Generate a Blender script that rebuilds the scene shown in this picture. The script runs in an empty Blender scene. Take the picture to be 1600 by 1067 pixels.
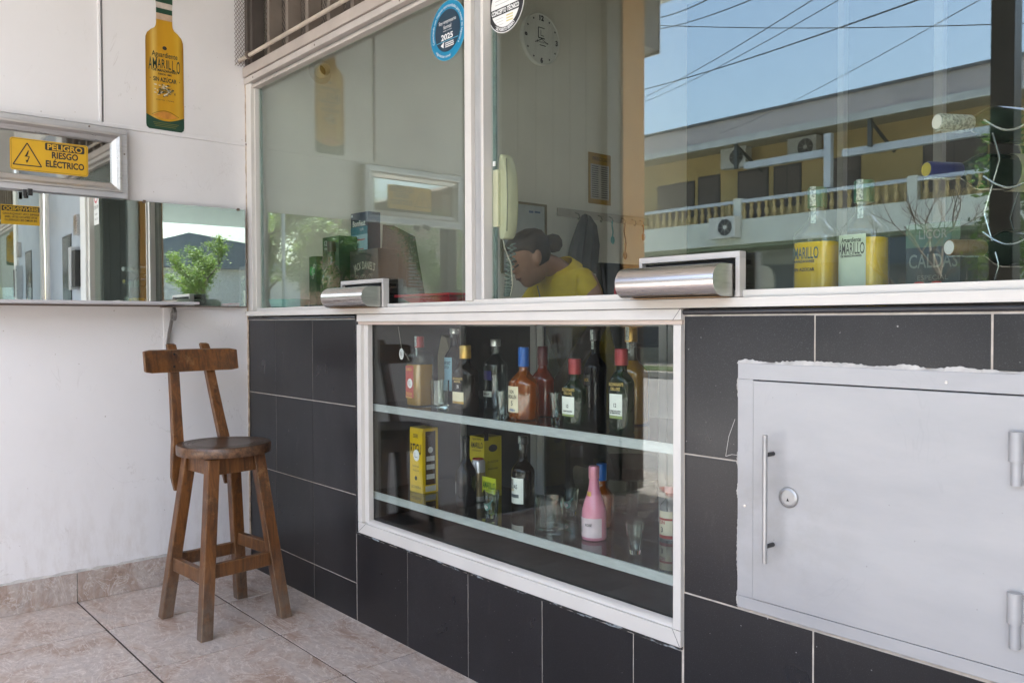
import bpy, bmesh, math, random
from mathutils import Vector, Matrix
random.seed(7)
R = math.radians
sc = bpy.context.scene
col = sc.collection
# ------------------------------------------------------------------ camera
cam_d = bpy.data.cameras.new('camera'); cam = bpy.data.objects.new('camera', cam_d); col.objects.link(cam)
sc.camera = cam
cam_d.sensor_width = 36.0; cam_d.lens = 36.0 * 1305.76 / 1600.0; cam_d.clip_start = 0.02; cam_d.clip_end = 1000
YAW, PIT, ROL = R(48.8447), R(1.3189), R(-0.1902)
f_ = Vector((-math.sin(YAW)*math.cos(PIT), math.cos(YAW)*math.cos(PIT), -math.sin(PIT)))
r0 = Vector((math.cos(YAW), math.sin(YAW), 0)); u0 = r0.cross(f_)
r_ = r0*math.cos(ROL) + u0*math.sin(ROL); u_ = u0*math.cos(ROL) - r0*math.sin(ROL)
mw = Matrix((r_, u_, -f_)).transposed().to_4x4(); mw.translation = Vector((3.6092, -1.5812, 1.10)); cam.matrix_world = mw
# ------------------------------------------------------------------ sky, sun, exposure
SUN_EL, SUN_AZ = R(66), R(106)       # azimuth measured from +y towards +x
w = bpy.data.worlds.new('World'); sc.world = w; w.use_nodes = True
nt = w.node_tree; bg = nt.nodes['Background']
sky = nt.nodes.new('ShaderNodeTexSky'); sky.sky_type = 'NISHITA'; sky.sun_disc = False
sky.sun_elevation = SUN_EL; sky.sun_rotation = SUN_AZ; sky.altitude = 100; sky.air_density = 1.1; sky.dust_density = 5.0; sky.ozone_density = 1.0
nt.links.new(sky.outputs[0], bg.inputs[0]); bg.inputs[1].default_value = 0.15
sd = bpy.data.lights.new('sun', 'SUN'); sd.energy = 4.5; sd.angle = R(0.53); sd.color = (1, .975, .94)
so = bpy.data.objects.new('sun', sd); col.objects.link(so)
to_sun = Vector((math.sin(SUN_AZ)*math.cos(SUN_EL), math.cos(SUN_AZ)*math.cos(SUN_EL), math.sin(SUN_EL)))
so.rotation_euler = to_sun.to_track_quat('Z', 'Y').to_euler(); so.location = (0, 0, 30)
vs = sc.view_settings; vs.view_transform = 'Standard'; vs.look = 'None'; vs.exposure = 2.82; vs.gamma = 1.0; vs.use_curve_mapping = False
cy = sc.cycles; cy.max_bounces = 12; cy.diffuse_bounces = 5; cy.glossy_bounces = 7; cy.transmission_bounces = 8; cy.transparent_max_bounces = 40
cy.caustics_reflective = False; cy.caustics_refractive = False; cy.use_denoising = True; cy.sample_clamp_indirect = 8.0

# ------------------------------------------------------------------ materials
MC = {}
def newmat(name):
    m = bpy.data.materials.new(name); m.use_nodes = True; n = m.node_tree.nodes; l = m.node_tree.links
    return m, n, l, n['Principled BSDF'], n['Material Output']
def pos_node(n, l, scale=(1, 1, 1), rot=(0, 0, 0)):
    g = n.new('ShaderNodeNewGeometry'); mp = n.new('ShaderNodeMapping'); mp.inputs['Scale'].default_value = scale; mp.inputs['Rotation'].default_value = rot
    l.new(g.outputs['Position'], mp.inputs['Vector']); return mp.outputs[0]
def noise(n, l, vec, scale, detail=4, rough=.55, dist=0):
    t = n.new('ShaderNodeTexNoise'); t.inputs['Scale'].default_value = scale; t.inputs['Detail'].default_value = detail
    t.inputs['Roughness'].default_value = rough; t.inputs['Distortion'].default_value = dist; l.new(vec, t.inputs['Vector']); return t.outputs['Fac']
def ramp(n, l, fac, stops):
    r = n.new('ShaderNodeValToRGB'); e = r.color_ramp.elements
    while len(e) < len(stops): e.new(.5)
    for i, (p_, c) in enumerate(stops):
        e[i].position = p_; e[i].color = (*c, 1) if len(c) == 3 else c
    l.new(fac, r.inputs[0]); return r.outputs[0]
def mix(n, l, fac, a, b, mode='MIX'):
    m = n.new('ShaderNodeMix'); m.data_type = 'RGBA'; m.blend_type = mode
    for k, v in ((0, fac), (6, a), (7, b)):
        if hasattr(v, 'is_linked'): l.new(v, m.inputs[k])
        elif k == 0: m.inputs[0].default_value = v
        else: m.inputs[k].default_value = (*v, 1)
    return m.outputs[2]
def math_(n, l, op, a, b=None):
    m = n.new('ShaderNodeMath'); m.operation = op
    for k, v in ((0, a), (1, b)):
        if v is None: continue
        if hasattr(v, 'is_linked'): l.new(v, m.inputs[k])
        else: m.inputs[k].default_value = v
    return m.outputs[0]
def bump(n, l, b, h, strength=.2, dist=.002):
    x = n.new('ShaderNodeBump'); x.inputs['Strength'].default_value = strength; x.inputs['Distance'].default_value = dist
    l.new(h, x.inputs['Height']); l.new(x.outputs[0], b.inputs['Normal'])
def mat(name, c, rough=.5, metal=0, var=.18, vs_=6., bs=0., bstr=.15, c2=None, scale=(1, 1, 1), spec=.5, rv=.1, thresh=(.35, .7)):
    if name in MC: return MC[name]
    m, n, l, b, o = newmat(name); v = pos_node(n, l, scale)
    c2 = c2 or tuple(x*(1-var) for x in c)
    f1 = noise(n, l, v, vs_, 6)
    cc = ramp(n, l, f1, [(thresh[0], c), (thresh[1], c2)])
    l.new(cc, b.inputs['Base Color'])
    rr = n.new('ShaderNodeMapRange'); rr.inputs[3].default_value = max(.02, rough-rv); rr.inputs[4].default_value = min(1, rough+rv)
    l.new(noise(n, l, v, vs_*2.7, 3), rr.inputs[0]); l.new(rr.outputs[0], b.inputs['Roughness'])
    b.inputs['Metallic'].default_value = metal; b.inputs['Specular IOR Level'].default_value = spec
    if bs: bump(n, l, b, noise(n, l, v, bs, 5), bstr)
    MC[name] = m; return m
def glass(name, tint=(.9, .95, .93), f0=.045, dust=.03, gcol=(1, 1, 1), rough=0.0, diff=None, dfac=0.0, trans=False):
    """clear sheet or shell: Schlick mix of a mirror lobe over tinted see-through, with a little dust"""
    if name in MC: return MC[name]
    m, n, l, b, o = newmat(name); n.remove(b)
    lw = n.new('ShaderNodeLayerWeight'); lw.inputs['Blend'].default_value = .5
    pw = math_(n, l, 'POWER', lw.outputs['Facing'], 5.0)
    fr = math_(n, l, 'ADD', math_(n, l, 'MULTIPLY', pw, 1-f0), f0)
    t = n.new('ShaderNodeBsdfTransparent'); t.inputs[0].default_value = (*tint, 1)
    g = n.new('ShaderNodeBsdfGlossy'); g.inputs[0].default_value = (*gcol, 1); g.inputs['Roughness'].default_value = rough
    d = n.new('ShaderNodeBsdfTranslucent' if trans else 'ShaderNodeBsdfDiffuse'); d.inputs[0].default_value = (*(diff or (.55, .56, .5)), 1)
    m1 = n.new('ShaderNodeMixShader'); m2 = n.new('ShaderNodeMixShader')
    if dfac: m1.inputs[0].default_value = dfac
    else:
        v = pos_node(n, l); f = noise(n, l, v, 9, 8, .65)
        q = n.new('ShaderNodeMapRange'); q.inputs[1].default_value = .4; q.inputs[2].default_value = .8; q.inputs[3].default_value = dust*.25; q.inputs[4].default_value = dust
        l.new(f, q.inputs[0]); l.new(q.outputs[0], m1.inputs[0])
    l.new(t.outputs[0], m1.inputs[1]); l.new(d.outputs[0], m1.inputs[2])
    l.new(fr, m2.inputs[0]); l.new(m1.outputs[0], m2.inputs[1]); l.new(g.outputs[0], m2.inputs[2])
    l.new(m2.outputs[0], o.inputs[0]); MC[name] = m; return m

def real_glass(name, tint=(.96, .99, .98), ior=1.46):
    m, n, l, b, o = newmat(name); n.remove(b); g = n.new('ShaderNodeBsdfGlass'); g.inputs['Color'].default_value = (*tint, 1); g.inputs['IOR'].default_value = ior; g.inputs['Roughness'].default_value = .0; l.new(g.outputs[0], o.inputs[0]); MC[name] = m; return m
def m_wall():
    m, n, l, b, o = newmat('white_wall_paint'); v = pos_node(n, l)
    c = ramp(n, l, noise(n, l, v, 1.3, 6, .6), [(.3, (.75, .738, .735)), (.55, (.715, .702, .698)), (.8, (.62, .60, .585))])
    sp = ramp(n, l, noise(n, l, pos_node(n, l, (1, 3.0, .7)), 11, 5, .7), [(.66, (1, 1, 1)), (.8, (.80, .76, .70))])
    dots = ramp(n, l, noise(n, l, v, 75, 2, .4), [(.765, (1, 1, 1)), (.785, (.5, .44, .38))])
    c = mix(n, l, 1.0, c, sp, 'MULTIPLY'); c = mix(n, l, .8, c, dots, 'MULTIPLY')
    # thin scuffs and hairline marks, splash grime low on the wall
    nv = noise(n, l, pos_node(n, l, (1, 1.6, 1.0), (R(30), 0, 0)), 2.2, 5, .6, .8); hv = math_(n, l, 'ABSOLUTE', math_(n, l, 'SUBTRACT', nv, .5))
    hair = math_(n, l, 'MULTIPLY', ramp(n, l, hv, [(0, (1, 1, 1)), (.004, (0, 0, 0))]), ramp(n, l, noise(n, l, v, 3.3, 2), [(.5, (0, 0, 0)), (.62, (1, 1, 1))]))
    c = mix(n, l, math_(n, l, 'MULTIPLY', hair, .35), c, (.40, .37, .34))
    g_ = n.new('ShaderNodeNewGeometry'); sz = n.new('ShaderNodeSeparateXYZ'); l.new(g_.outputs['Position'], sz.inputs[0])
    lo = n.new('ShaderNodeMapRange'); lo.inputs[1].default_value = .55; lo.inputs[2].default_value = .1; l.new(sz.outputs[2], lo.inputs[0])
    gm = math_(n, l, 'MULTIPLY', lo.outputs[0], ramp(n, l, noise(n, l, pos_node(n, l, (1, 2.5, .8)), 8, 7, .7), [(.45, (0, 0, 0)), (.75, (1, 1, 1))]))
    c = mix(n, l, math_(n, l, 'MULTIPLY', gm, .55), c, (.46, .41, .36))
    l.new(c, b.inputs['Base Color']); b.inputs['Roughness'].default_value = .55
    bump(n, l, b, noise(n, l, v, 3.5, 7, .6), .25, .006); return m
def m_tile():
    m, n, l, b, o = newmat('dark_speckled_tile'); v = pos_node(n, l)
    base = ramp(n, l, noise(n, l, v, 3.0, 5), [(.3, (.0080, .0088, .0110)), (.7, (.0120, .0125, .0150))])
    spk = ramp(n, l, noise(n, l, v, 420, 2, .6), [(.58, (0, 0, 0)), (.72, (.042, .041, .045))])
    wh = ramp(n, l, noise(n, l, v, 150, 1, .3), [(.795, (0, 0, 0)), (.81, (.35, .34, .33))])
    c = mix(n, l, 1.0, base, spk, 'ADD'); c = mix(n, l, 1.0, c, wh, 'ADD')
    dust = ramp(n, l, noise(n, l, pos_node(n, l, (1, 1, .45)), 2.2, 6, .65), [(.5, (0, 0, 0)), (.8, (.02, .019, .018))])
    c = mix(n, l, 1.0, c, dust, 'ADD'); oi = n.new('ShaderNodeObjectInfo')
    c = mix(n, l, 1.0, c, ramp(n, l, oi.outputs['Random'], [(0, (.62, .62, .65)), (1, (1.05, 1.02, 1.04))]), 'MULTIPLY')
    # dried splashes and wiped smears
    sm = ramp(n, l, noise(n, l, pos_node(n, l, (2.2, 1, .6), (0, R(20), 0)), 5, 8, .72, .7), [(.60, (0, 0, 0)), (.74, (1, 1, 1))]); c = mix(n, l, math_(n, l, 'MULTIPLY', sm, .22), c, (.11, .10, .098))
    l.new(c, b.inputs['Base Color'])
    rr = n.new('ShaderNodeMapRange'); rr.inputs[3].default_value = .20; rr.inputs[4].default_value = .42; l.new(noise(n, l, v, 5, 4), rr.inputs[0]); l.new(rr.outputs[0], b.inputs['Roughness'])
    bump(n, l, b, noise(n, l, v, 300, 2), .12, .0006); return m
def m_floor(name, k=1.0, grey=0):
    m, n, l, b, o = newmat(name)
    oi = n.new('ShaderNodeObjectInfo'); g = n.new('ShaderNodeNewGeometry')
    ad = n.new('ShaderNodeVectorMath'); ad.operation = 'MULTIPLY_ADD'; ad.inputs[1].default_value = (1, 1, 1)
    l.new(g.outputs['Position'], ad.inputs[0]); cb = n.new('ShaderNodeCombineXYZ'); mu = math_(n, l, 'MULTIPLY', oi.outputs['Random'], 37.0)
    for i in range(3): l.new(mu, cb.inputs[i])
    l.new(cb.outputs[0], ad.inputs[2])
    mp = n.new('ShaderNodeMapping'); mp.inputs['Rotation'].default_value = (0, 0, R(25)); mp.inputs['Scale'].default_value = (1.0, 1.7, 1.2); l.new(ad.outputs[0], mp.inputs[0]); v = mp.outputs[0]
    c = ramp(n, l, noise(n, l, v, 3.6, 9, .68, 1.4), [(.28, (.22*k, .14*k, .10*k)), (.40, (.35*k, .265*k, .215*k)), (.52, (.43*k, .37*k, .33*k)), (.66, (.40*k, .355*k, .33*k)), (.80, (.23*k, .205*k, .19*k))])
    # pale ridged veins and darker stains
    nv = noise(n, l, v, 5.0, 6, .6, 2.4); ve = math_(n, l, 'ABSOLUTE', math_(n, l, 'SUBTRACT', nv, .5))
    vm = ramp(n, l, ve, [(.0, (1, 1, 1)), (.012, (.35, .35, .35)), (.028, (0, 0, 0))])
    c = mix(n, l, math_(n, l, 'MULTIPLY', vm, .8), c, (.60*k, .55*k, .51*k))
    nv2 = noise(n, l, v, 7.5, 5, .6, 1.6); ve2 = math_(n, l, 'ABSOLUTE', math_(n, l, 'SUBTRACT', nv2, .55))
    vm2 = ramp(n, l, ve2, [(.0, (1, 1, 1)), (.018, (0, 0, 0))])
    c = mix(n, l, math_(n, l, 'MULTIPLY', vm2, math_(n, l, 'MULTIPLY', noise(n, l, v, 2.5, 2), .65)), c, (.13*k, .10*k, .085*k))
    c = mix(n, l, .55, c, ramp(n, l, noise(n, l, v, 38, 4, .7), [(.3, (.62, .6, .6)), (.62, (1, 1, 1))]), 'MULTIPLY')
    l.new(c, b.inputs['Base Color'])
    rr = n.new('ShaderNodeMapRange'); rr.inputs[3].default_value = .26; rr.inputs[4].default_value = .5; l.new(noise(n, l, v, 9, 4), rr.inputs[0]); l.new(rr.outputs[0], b.inputs['Roughness'])
    hh = math_(n, l, 'ADD', math_(n, l, 'MULTIPLY', vm, .9), noise(n, l, v, 14, 5)); bump(n, l, b, hh, .35, .0022); return m
def m_wood():
    m, n, l, b, o = newmat('worn_varnished_wood')
    tc = n.new('ShaderNodeTexCoord'); mp = n.new('ShaderNodeMapping'); mp.inputs['Scale'].default_value = (14, 14, 1.6); l.new(tc.outputs['Object'], mp.inputs[0])
    g = noise(n, l, mp.outputs[0], 3.2, 9, .68, .6)
    c = ramp(n, l, g, [(.28, (.024, .008, .003)), (.46, (.105, .038, .009)), (.62, (.185, .072, .017)), (.8, (.075, .027, .007))])
    v = tc.outputs['Object']
    wear = ramp(n, l, noise(n, l, v, 13, 9, .78), [(.57, (0, 0, 0)), (.68, (1, 1, 1))])
    c = mix(n, l, math_(n, l, 'MULTIPLY', wear, .6), c, (.30, .165, .07))
    drk = ramp(n, l, noise(n, l, v, 7, 8, .75), [(.52, (0, 0, 0)), (.62, (1, 1, 1))])
    c = mix(n, l, math_(n, l, 'MULTIPLY', drk, .6), c, (.04, .022, .012))
    # bare, grimy feet: the varnish is scuffed away near the floor
    sx = n.new('ShaderNodeSeparateXYZ'); l.new(v, sx.inputs[0])
    ft = n.new('ShaderNodeMapRange'); ft.inputs[1].default_value = .28; ft.inputs[2].default_value = .0; l.new(sx.outputs[2], ft.inputs[0])
    ff = math_(n, l, 'MULTIPLY', ft.outputs[0], ramp(n, l, noise(n, l, v, 22, 6, .7), [(.35, (.25, .25, .25)), (.6, (1, 1, 1))]))
    c = mix(n, l, math_(n, l, 'MULTIPLY', ff, .8), c, (.15, .125, .10))
    # varnish rubbed off along the edges
    bv = n.new('ShaderNodeBevel'); bv.samples = 4; bv.inputs['Radius'].default_value = .007; gn = n.new('ShaderNodeNewGeometry'); dt = n.new('ShaderNodeVectorMath'); dt.operation = 'DOT_PRODUCT'; l.new(bv.outputs[0], dt.inputs[0]); l.new(gn.outputs['Normal'], dt.inputs[1])
    em = ramp(n, l, dt.outputs['Value'], [(.80, (1, 1, 1)), (.985, (0, 0, 0))]); em = math_(n, l, 'MULTIPLY', em, ramp(n, l, noise(n, l, v, 26, 6, .7), [(.36, (0, 0, 0)), (.56, (1, 1, 1))]))
    c = mix(n, l, math_(n, l, 'MULTIPLY', em, .75), c, (.36, .23, .12))
    l.new(c, b.inputs['Base Color'])
    rr = n.new('ShaderNodeMapRange'); rr.inputs[3].default_value = .27; rr.inputs[4].default_value = .6; l.new(noise(n, l, v, 16, 5), rr.inputs[0]); l.new(rr.outputs[0], b.inputs['Roughness'])
    bump(n, l, b, g, .35, .0012); return m
def m_brushed(name, c, rough, scale, metal=1.0, s=.12):
    m, n, l, b, o = newmat(name); v = pos_node(n, l, scale)
    f = noise(n, l, v, 60, 4, .6); l.new(ramp(n, l, f, [(.3, tuple(x*.82 for x in c)), (.7, c)]), b.inputs['Base Color'])
    b.inputs['Metallic'].default_value = metal
    rr = n.new('ShaderNodeMapRange'); rr.inputs[3].default_value = rough-s*.5; rr.inputs[4].default_value = rough+s; l.new(noise(n, l, v, 40, 3), rr.inputs[0]); l.new(rr.outputs[0], b.inputs['Roughness'])
    bump(n, l, b, f, .06, .0005); return m
def m_mirror():
    m, n, l, b, o = newmat('silvered_mirror'); v = pos_node(n, l)
    l.new(ramp(n, l, noise(n, l, v, 2, 3), [(.3, (.80, .85, .83)), (.7, (.77, .82, .80))]), b.inputs['Base Color'])
    b.inputs['Metallic'].default_value = 1; b.inputs['Roughness'].default_value = .004
    bump(n, l, b, noise(n, l, v, 2.6, 1), .05, .004); return m
def m_brick():
    m, n, l, b, o = newmat('far_brick'); t = n.new('ShaderNodeTexBrick'); t.inputs['Scale'].default_value = 4
    v = pos_node(n, l, (1, 1, 1), (R(90), 0, 0)); l.new(v, t.inputs[0])
    t.inputs[1].default_value = (.36, .17, .10, 1); t.inputs[2].default_value = (.29, .13, .08, 1); t.inputs[3].default_value = (.4, .36, .32, 1)
    l.new(t.outputs[0], b.inputs['Base Color']); b.inputs['Roughness'].default_value = .85; return m
def m_silver():
    m, n, l, b, o = newmat('silver_paint'); v = pos_node(n, l)
    c = ramp(n, l, noise(n, l, pos_node(n, l, (.5, 1, 1.8), (0, R(-12), 0)), 2.4, 7, .62), [(.28, (.385, .388, .395)), (.5, (.44, .44, .442)), (.72, (.375, .378, .388))])
    c = mix(n, l, 1.0, c, ramp(n, l, noise(n, l, pos_node(n, l, (.6, 1, 2.2), (0, R(8), 0)), 3, 6, .6), [(.3, (.90, .90, .91)), (.65, (1, 1, 1))]), 'MULTIPLY')
    # brownish hand grime round the handle and lock, scratches and chips showing dark metal
    dv = n.new('ShaderNodeVectorMath'); dv.operation = 'DISTANCE'; g_ = n.new('ShaderNodeNewGeometry'); l.new(g_.outputs['Position'], dv.inputs[0]); dv.inputs[1].default_value = (2.645, -.01, .69)
    gr_ = n.new('ShaderNodeMapRange'); gr_.inputs[1].default_value = .22; gr_.inputs[2].default_value = .02; l.new(dv.outputs['Value'], gr_.inputs[0])
    gm = math_(n, l, 'MULTIPLY', gr_.outputs[0], ramp(n, l, noise(n, l, v, 14, 7, .7), [(.4, (0, 0, 0)), (.7, (1, 1, 1))])); c = mix(n, l, math_(n, l, 'MULTIPLY', gm, .5), c, (.30, .28, .25))
    nv = noise(n, l, pos_node(n, l, (1.2, 1, .8), (0, R(40), 0)), 3.0, 4, .55, 1.2); hv = math_(n, l, 'ABSOLUTE', math_(n, l, 'SUBTRACT', nv, .5)); hair = math_(n, l, 'MULTIPLY', ramp(n, l, hv, [(0, (1, 1, 1)), (.0035, (0, 0, 0))]), ramp(n, l, noise(n, l, v, 6, 2), [(.52, (0, 0, 0)), (.6, (1, 1, 1))]))
    c = mix(n, l, math_(n, l, 'MULTIPLY', hair, .25), c, (.33, .33, .34)); c = mix(n, l, .8, c, ramp(n, l, noise(n, l, v, 90, 2, .4), [(.79, (1, 1, 1)), (.81, (.55, .52, .5))]), 'MULTIPLY')
    l.new(c, b.inputs['Base Color']); b.inputs['Metallic'].default_value = .22
    rr = n.new('ShaderNodeMapRange'); rr.inputs[3].default_value = .36; rr.inputs[4].default_value = .6; l.new(noise(n, l, v, 7, 5), rr.inputs[0]); l.new(rr.outputs[0], b.inputs['Roughness'])
    bump(n, l, b, noise(n, l, v, 6, 3), .3, .006); return m
WALL = m_wall(); TILE = m_tile(); FLOORT = m_floor('marbled_floor_tile', 1.22); BASET = m_floor('marbled_skirting', 1.05); WOOD = m_wood(); MIRROR = m_mirror()
ALU = mat('cream_powder_coated_aluminium', (.64, .615, .57), .38, 0, .12, 5, 60, .04, scale=(1, 1, .6), thresh=(.4, .85))
ALUG = mat('grey_aluminium', (.48, .47, .455), .32, .75, .15, 9)
ALUD = mat('dull_frame_aluminium', (.50, .50, .49), .36, .35, .15, 9)
STEEL = m_brushed('brushed_steel', (.72, .68, .66), .26, (.12, 6, 6))
SILVER = m_silver()
GROUT = mat('tile_grout', (.58, .52, .45), .9, 0, .35, 30, 120, .4)
MORTAR = mat('rough_white_mortar', (.62, .60, .57), .95, 0, .35, 26, 160, .9)
BLACK = mat('black_plastic', (.018, .018, .018), .35, 0, .3, 20)
RUBBER = mat('dark_gap', (.01, .01, .01), .8, 0, .2, 20)
PANE = glass('window_glass', (.94, .97, .945), .095, .006, gcol=(.90, 1, .985))
CASEG = glass('case_glass', (.96, .985, .97), .042, .005)
GEDGE = mat('green_glass_edge', (.10, .17, .155), .25, 0, .4, 40)
CREAMW = mat('interior_cream_paint', (.74, .72, .63), .7, 0, .12, 2, 8, .2)
BROWNP = mat('old_brown_paint', (.16, .125, .10), .6, 0, .4, 5)
WHITEP = mat('white_print', (.78, .78, .76), .45, 0, .06, 20)
BLACKP = mat('black_print', (.02, .02, .022), .5, 0, .1, 20)

# ------------------------------------------------------------------ geometry helpers
WL = {}      # world offset of every parent
def thing(name, label, cat, loc=(0, 0, 0), group=None, rz=0):
    o = bpy.data.objects.new(name, None); col.objects.link(o); o.location = loc; o.rotation_euler = (0, 0, rz); o.empty_display_size = .05
    o['label'] = label; o['category'] = cat
    if group: o['group'] = group
    WL[o.name] = Vector(loc); return o
def struct(o): o['kind'] = 'structure'; return o
class B:
    def __init__(s): s.bm = bmesh.new()
    def _add(s, vs_, fs):
        v = [s.bm.verts.new(p) for p in vs_]
        for f in fs:
            try: s.bm.faces.new([v[i] for i in f])
            except ValueError: pass
        return v
    def box(s, x0, x1, y0, y1, z0, z1, bev=0):
        vs_ = [(x0, y0, z0), (x1, y0, z0), (x1, y1, z0), (x0, y1, z0), (x0, y0, z1), (x1, y0, z1), (x1, y1, z1), (x0, y1, z1)]
        v = s._add(vs_, [(0, 3, 2, 1), (4, 5, 6, 7), (0, 1, 5, 4), (1, 2, 6, 5), (2, 3, 7, 6), (3, 0, 4, 7)])
        if bev:
            es = set(e for q in v for e in q.link_edges); bmesh.ops.bevel(s.bm, geom=list(es), offset=bev, segments=2, affect='EDGES', profile=.6)
        return s
    def prism(s, poly, axis, a, b_):
        """poly: 2d points; axis 'y' -> (x,z) extruded a..b in y, 'x' -> (y,z), 'z' -> (x,y)"""
        def P(q, t): return (q[0], t, q[1]) if axis == 'y' else ((t, q[0], q[1]) if axis == 'x' else (q[0], q[1], t))
        n_ = len(poly); vs_ = [P(q, a) for q in poly] + [P(q, b_) for q in poly]
        fs = [tuple(range(n_)), tuple(range(2*n_-1, n_-1, -1))] + [(i, i+n_, (i+1) % n_+n_, (i+1) % n_) for i in range(n_)]
        s._add(vs_, fs); return s
    def beam(s, p, q, a, b_, up=(0, 0, 1)):
        p, q = Vector(p), Vector(q); d = (q-p).normalized(); x = d.cross(Vector(up))
        if x.length < 1e-4: x = d.cross(Vector((1, 0, 0)))
        x.normalize(); y = x.cross(d); vs_ = []
        for c in (p, q):
            for sx, sy in ((-1, -1), (1, -1), (1, 1), (-1, 1)): vs_.append(c + x*a/2*sx + y*b_/2*sy)
        s._add(vs_, [(0, 1, 2, 3), (7, 6, 5, 4), (0, 4, 5, 1), (1, 5, 6, 2), (2, 6, 7, 3), (3, 7, 4, 0)]); return s
    def tube(s, pts, r, seg=8, r2=None, cap=True):
        pts = [Vector(p) for p in pts]; rings = []; prev = None
        for i, p in enumerate(pts):
            d = (pts[min(i+1, len(pts)-1)] - pts[max(i-1, 0)]).normalized()
            if prev is None: x = d.orthogonal().normalized()
            else:
                x = prev - d*prev.dot(d); x = x.normalized() if x.length > 1e-6 else d.orthogonal().normalized()
            prev = x; y = d.cross(x); rr = r if r2 is None else r + (r2-r)*i/(len(pts)-1)
            if callable(r): rr = r(i/(len(pts)-1))
            rings.append([s.bm.verts.new(p + (x*math.cos(2*math.pi*k/seg) + y*math.sin(2*math.pi*k/seg))*rr) for k in range(seg)])
        for a, b_ in zip(rings, rings[1:]):
            for k in range(seg): s.bm.faces.new((a[k], a[(k+1) % seg], b_[(k+1) % seg], b_[k]))
        if cap and len(rings) > 1:
            s.bm.faces.new(list(reversed(rings[0]))); s.bm.faces.new(rings[-1])
        return s
    def lathe(s, prof, c=(0, 0, 0), seg=28, sx=1, sy=1, e=2.0, axis='z', closed=True):
        rings = []
        for r, z in prof:
            ring = []
            for k in range(seg):
                t = 2*math.pi*k/seg; ct, st = math.cos(t), math.sin(t)
                if e != 2: q = (abs(ct)**e + abs(st)**e)**(-1/e); ct, st = ct*q, st*q
                p = (r*sx*ct, r*sy*st, z)
                if axis == 'y': p = (p[0], p[2], p[1])
                if axis == 'x': p = (p[2], p[0], p[1])
                ring.append(s.bm.verts.new((c[0]+p[0], c[1]+p[1], c[2]+p[2])))
            rings.append(ring)
        for a, b_ in zip(rings, rings[1:]):
            for k in range(seg): s.bm.faces.new((a[k], a[(k+1) % seg], b_[(k+1) % seg], b_[k]))
        if closed: s.bm.faces.new(list(reversed(rings[0]))); s.bm.faces.new(rings[-1])
        return s
    def ball(s, c, rx, ry, rz, seg=16, rings=10):
        prof = [(math.sin(math.pi*(i+.02)/(rings+.04)), -math.cos(math.pi*(i+.02)/(rings+.04))) for i in range(rings+1)]
        vs0 = len(s.bm.verts); s.bm.verts.ensure_lookup_table()
        b2 = [(max(r, .02), z) for r, z in prof]; s.lathe([(r, z*rz) for r, z in b2], c, seg, rx, ry); return s
    def rings(s, rr, closed=True):
        R_ = [[s.bm.verts.new(p) for p in ring] for ring in rr]; n_ = len(R_[0])
        for a, b_ in zip(R_, R_[1:]):
            for k in range(n_): s.bm.faces.new((a[k], a[(k+1) % n_], b_[(k+1) % n_], b_[k]))
        if closed: s.bm.faces.new(list(reversed(R_[0]))); s.bm.faces.new(R_[-1])
        return s
    def raw(s, vs_, fs): s._add(vs_, fs); return s
    def done(s, name, m, parent=None, smooth=False, local=False, bev=0, loc=None, norm=True):
        bm = s.bm
        if norm: bmesh.ops.recalc_face_normals(bm, faces=bm.faces)
        if bev: bmesh.ops.bevel(bm, geom=[e for e in bm.edges if len(e.link_faces) == 2 and e.calc_face_angle(0) > .6], offset=bev, segments=2, affect='EDGES', profile=.6)
        off = Vector((0, 0, 0)); o_loc = Vector((0, 0, 0))
        if parent is not None and not local: off = WL.get(parent.name, Vector((0, 0, 0)))
        if parent is None and not local and len(bm.verts):
            xs = [v.co for v in bm.verts]
            off = Vector(((min(v.x for v in xs)+max(v.x for v in xs))/2, (min(v.y for v in xs)+max(v.y for v in xs))/2, min(v.z for v in xs))); o_loc = off
        for v in bm.verts: v.co -= off
        me = bpy.data.meshes.new(name); bm.to_mesh(me); bm.free()
        if smooth:
            for p in me.polygons: p.use_smooth = True
            try: me.set_sharp_from_angle(angle=R(38))
            except Exception: pass
        me.materials.append(m); o = bpy.data.objects.new(name, me); col.objects.link(o); o.location = loc or o_loc
        if parent is not None: o.parent = parent
        WL[o.name] = off; return o
def bx(name, m, parent, x0, x1, y0, y1, z0, z1, bev=0.0): return B().box(x0, x1, y0, y1, z0, z1, bev).done(name, m, parent)
def tag(o, label, cat, group=None):
    o['label'] = label; o['category'] = cat
    if group: o['group'] = group
    return o
TXT = {}
def text_data(s_, off=0.0):
    """flat letters of a string, height about 1, returns verts/faces/width"""
    key = (s_, off)
    if key in TXT: return TXT[key]
    cu = bpy.data.curves.new('t', 'FONT'); cu.body = s_; cu.size = 1.0; cu.resolution_u = 3; cu.extrude = 0; cu.offset = off
    ob = bpy.data.objects.new('t', cu); col.objects.link(ob)
    bpy.context.view_layer.update(); dg = bpy.context.evaluated_depsgraph_get()
    me = bpy.data.meshes.new_from_object(ob.evaluated_get(dg))
    vs_ = [tuple(v.co) for v in me.vertices]; fs = [tuple(p.vertices) for p in me.polygons]
    bpy.data.objects.remove(ob); bpy.data.curves.remove(cu); bpy.data.meshes.remove(me)
    x0 = min(v[0] for v in vs_); x1 = max(v[0] for v in vs_)
    vs_ = [(v[0]-(x0+x1)/2, v[1]-.35, 0) for v in vs_]; TXT[key] = (vs_, fs, x1-x0); return TXT[key]
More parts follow.
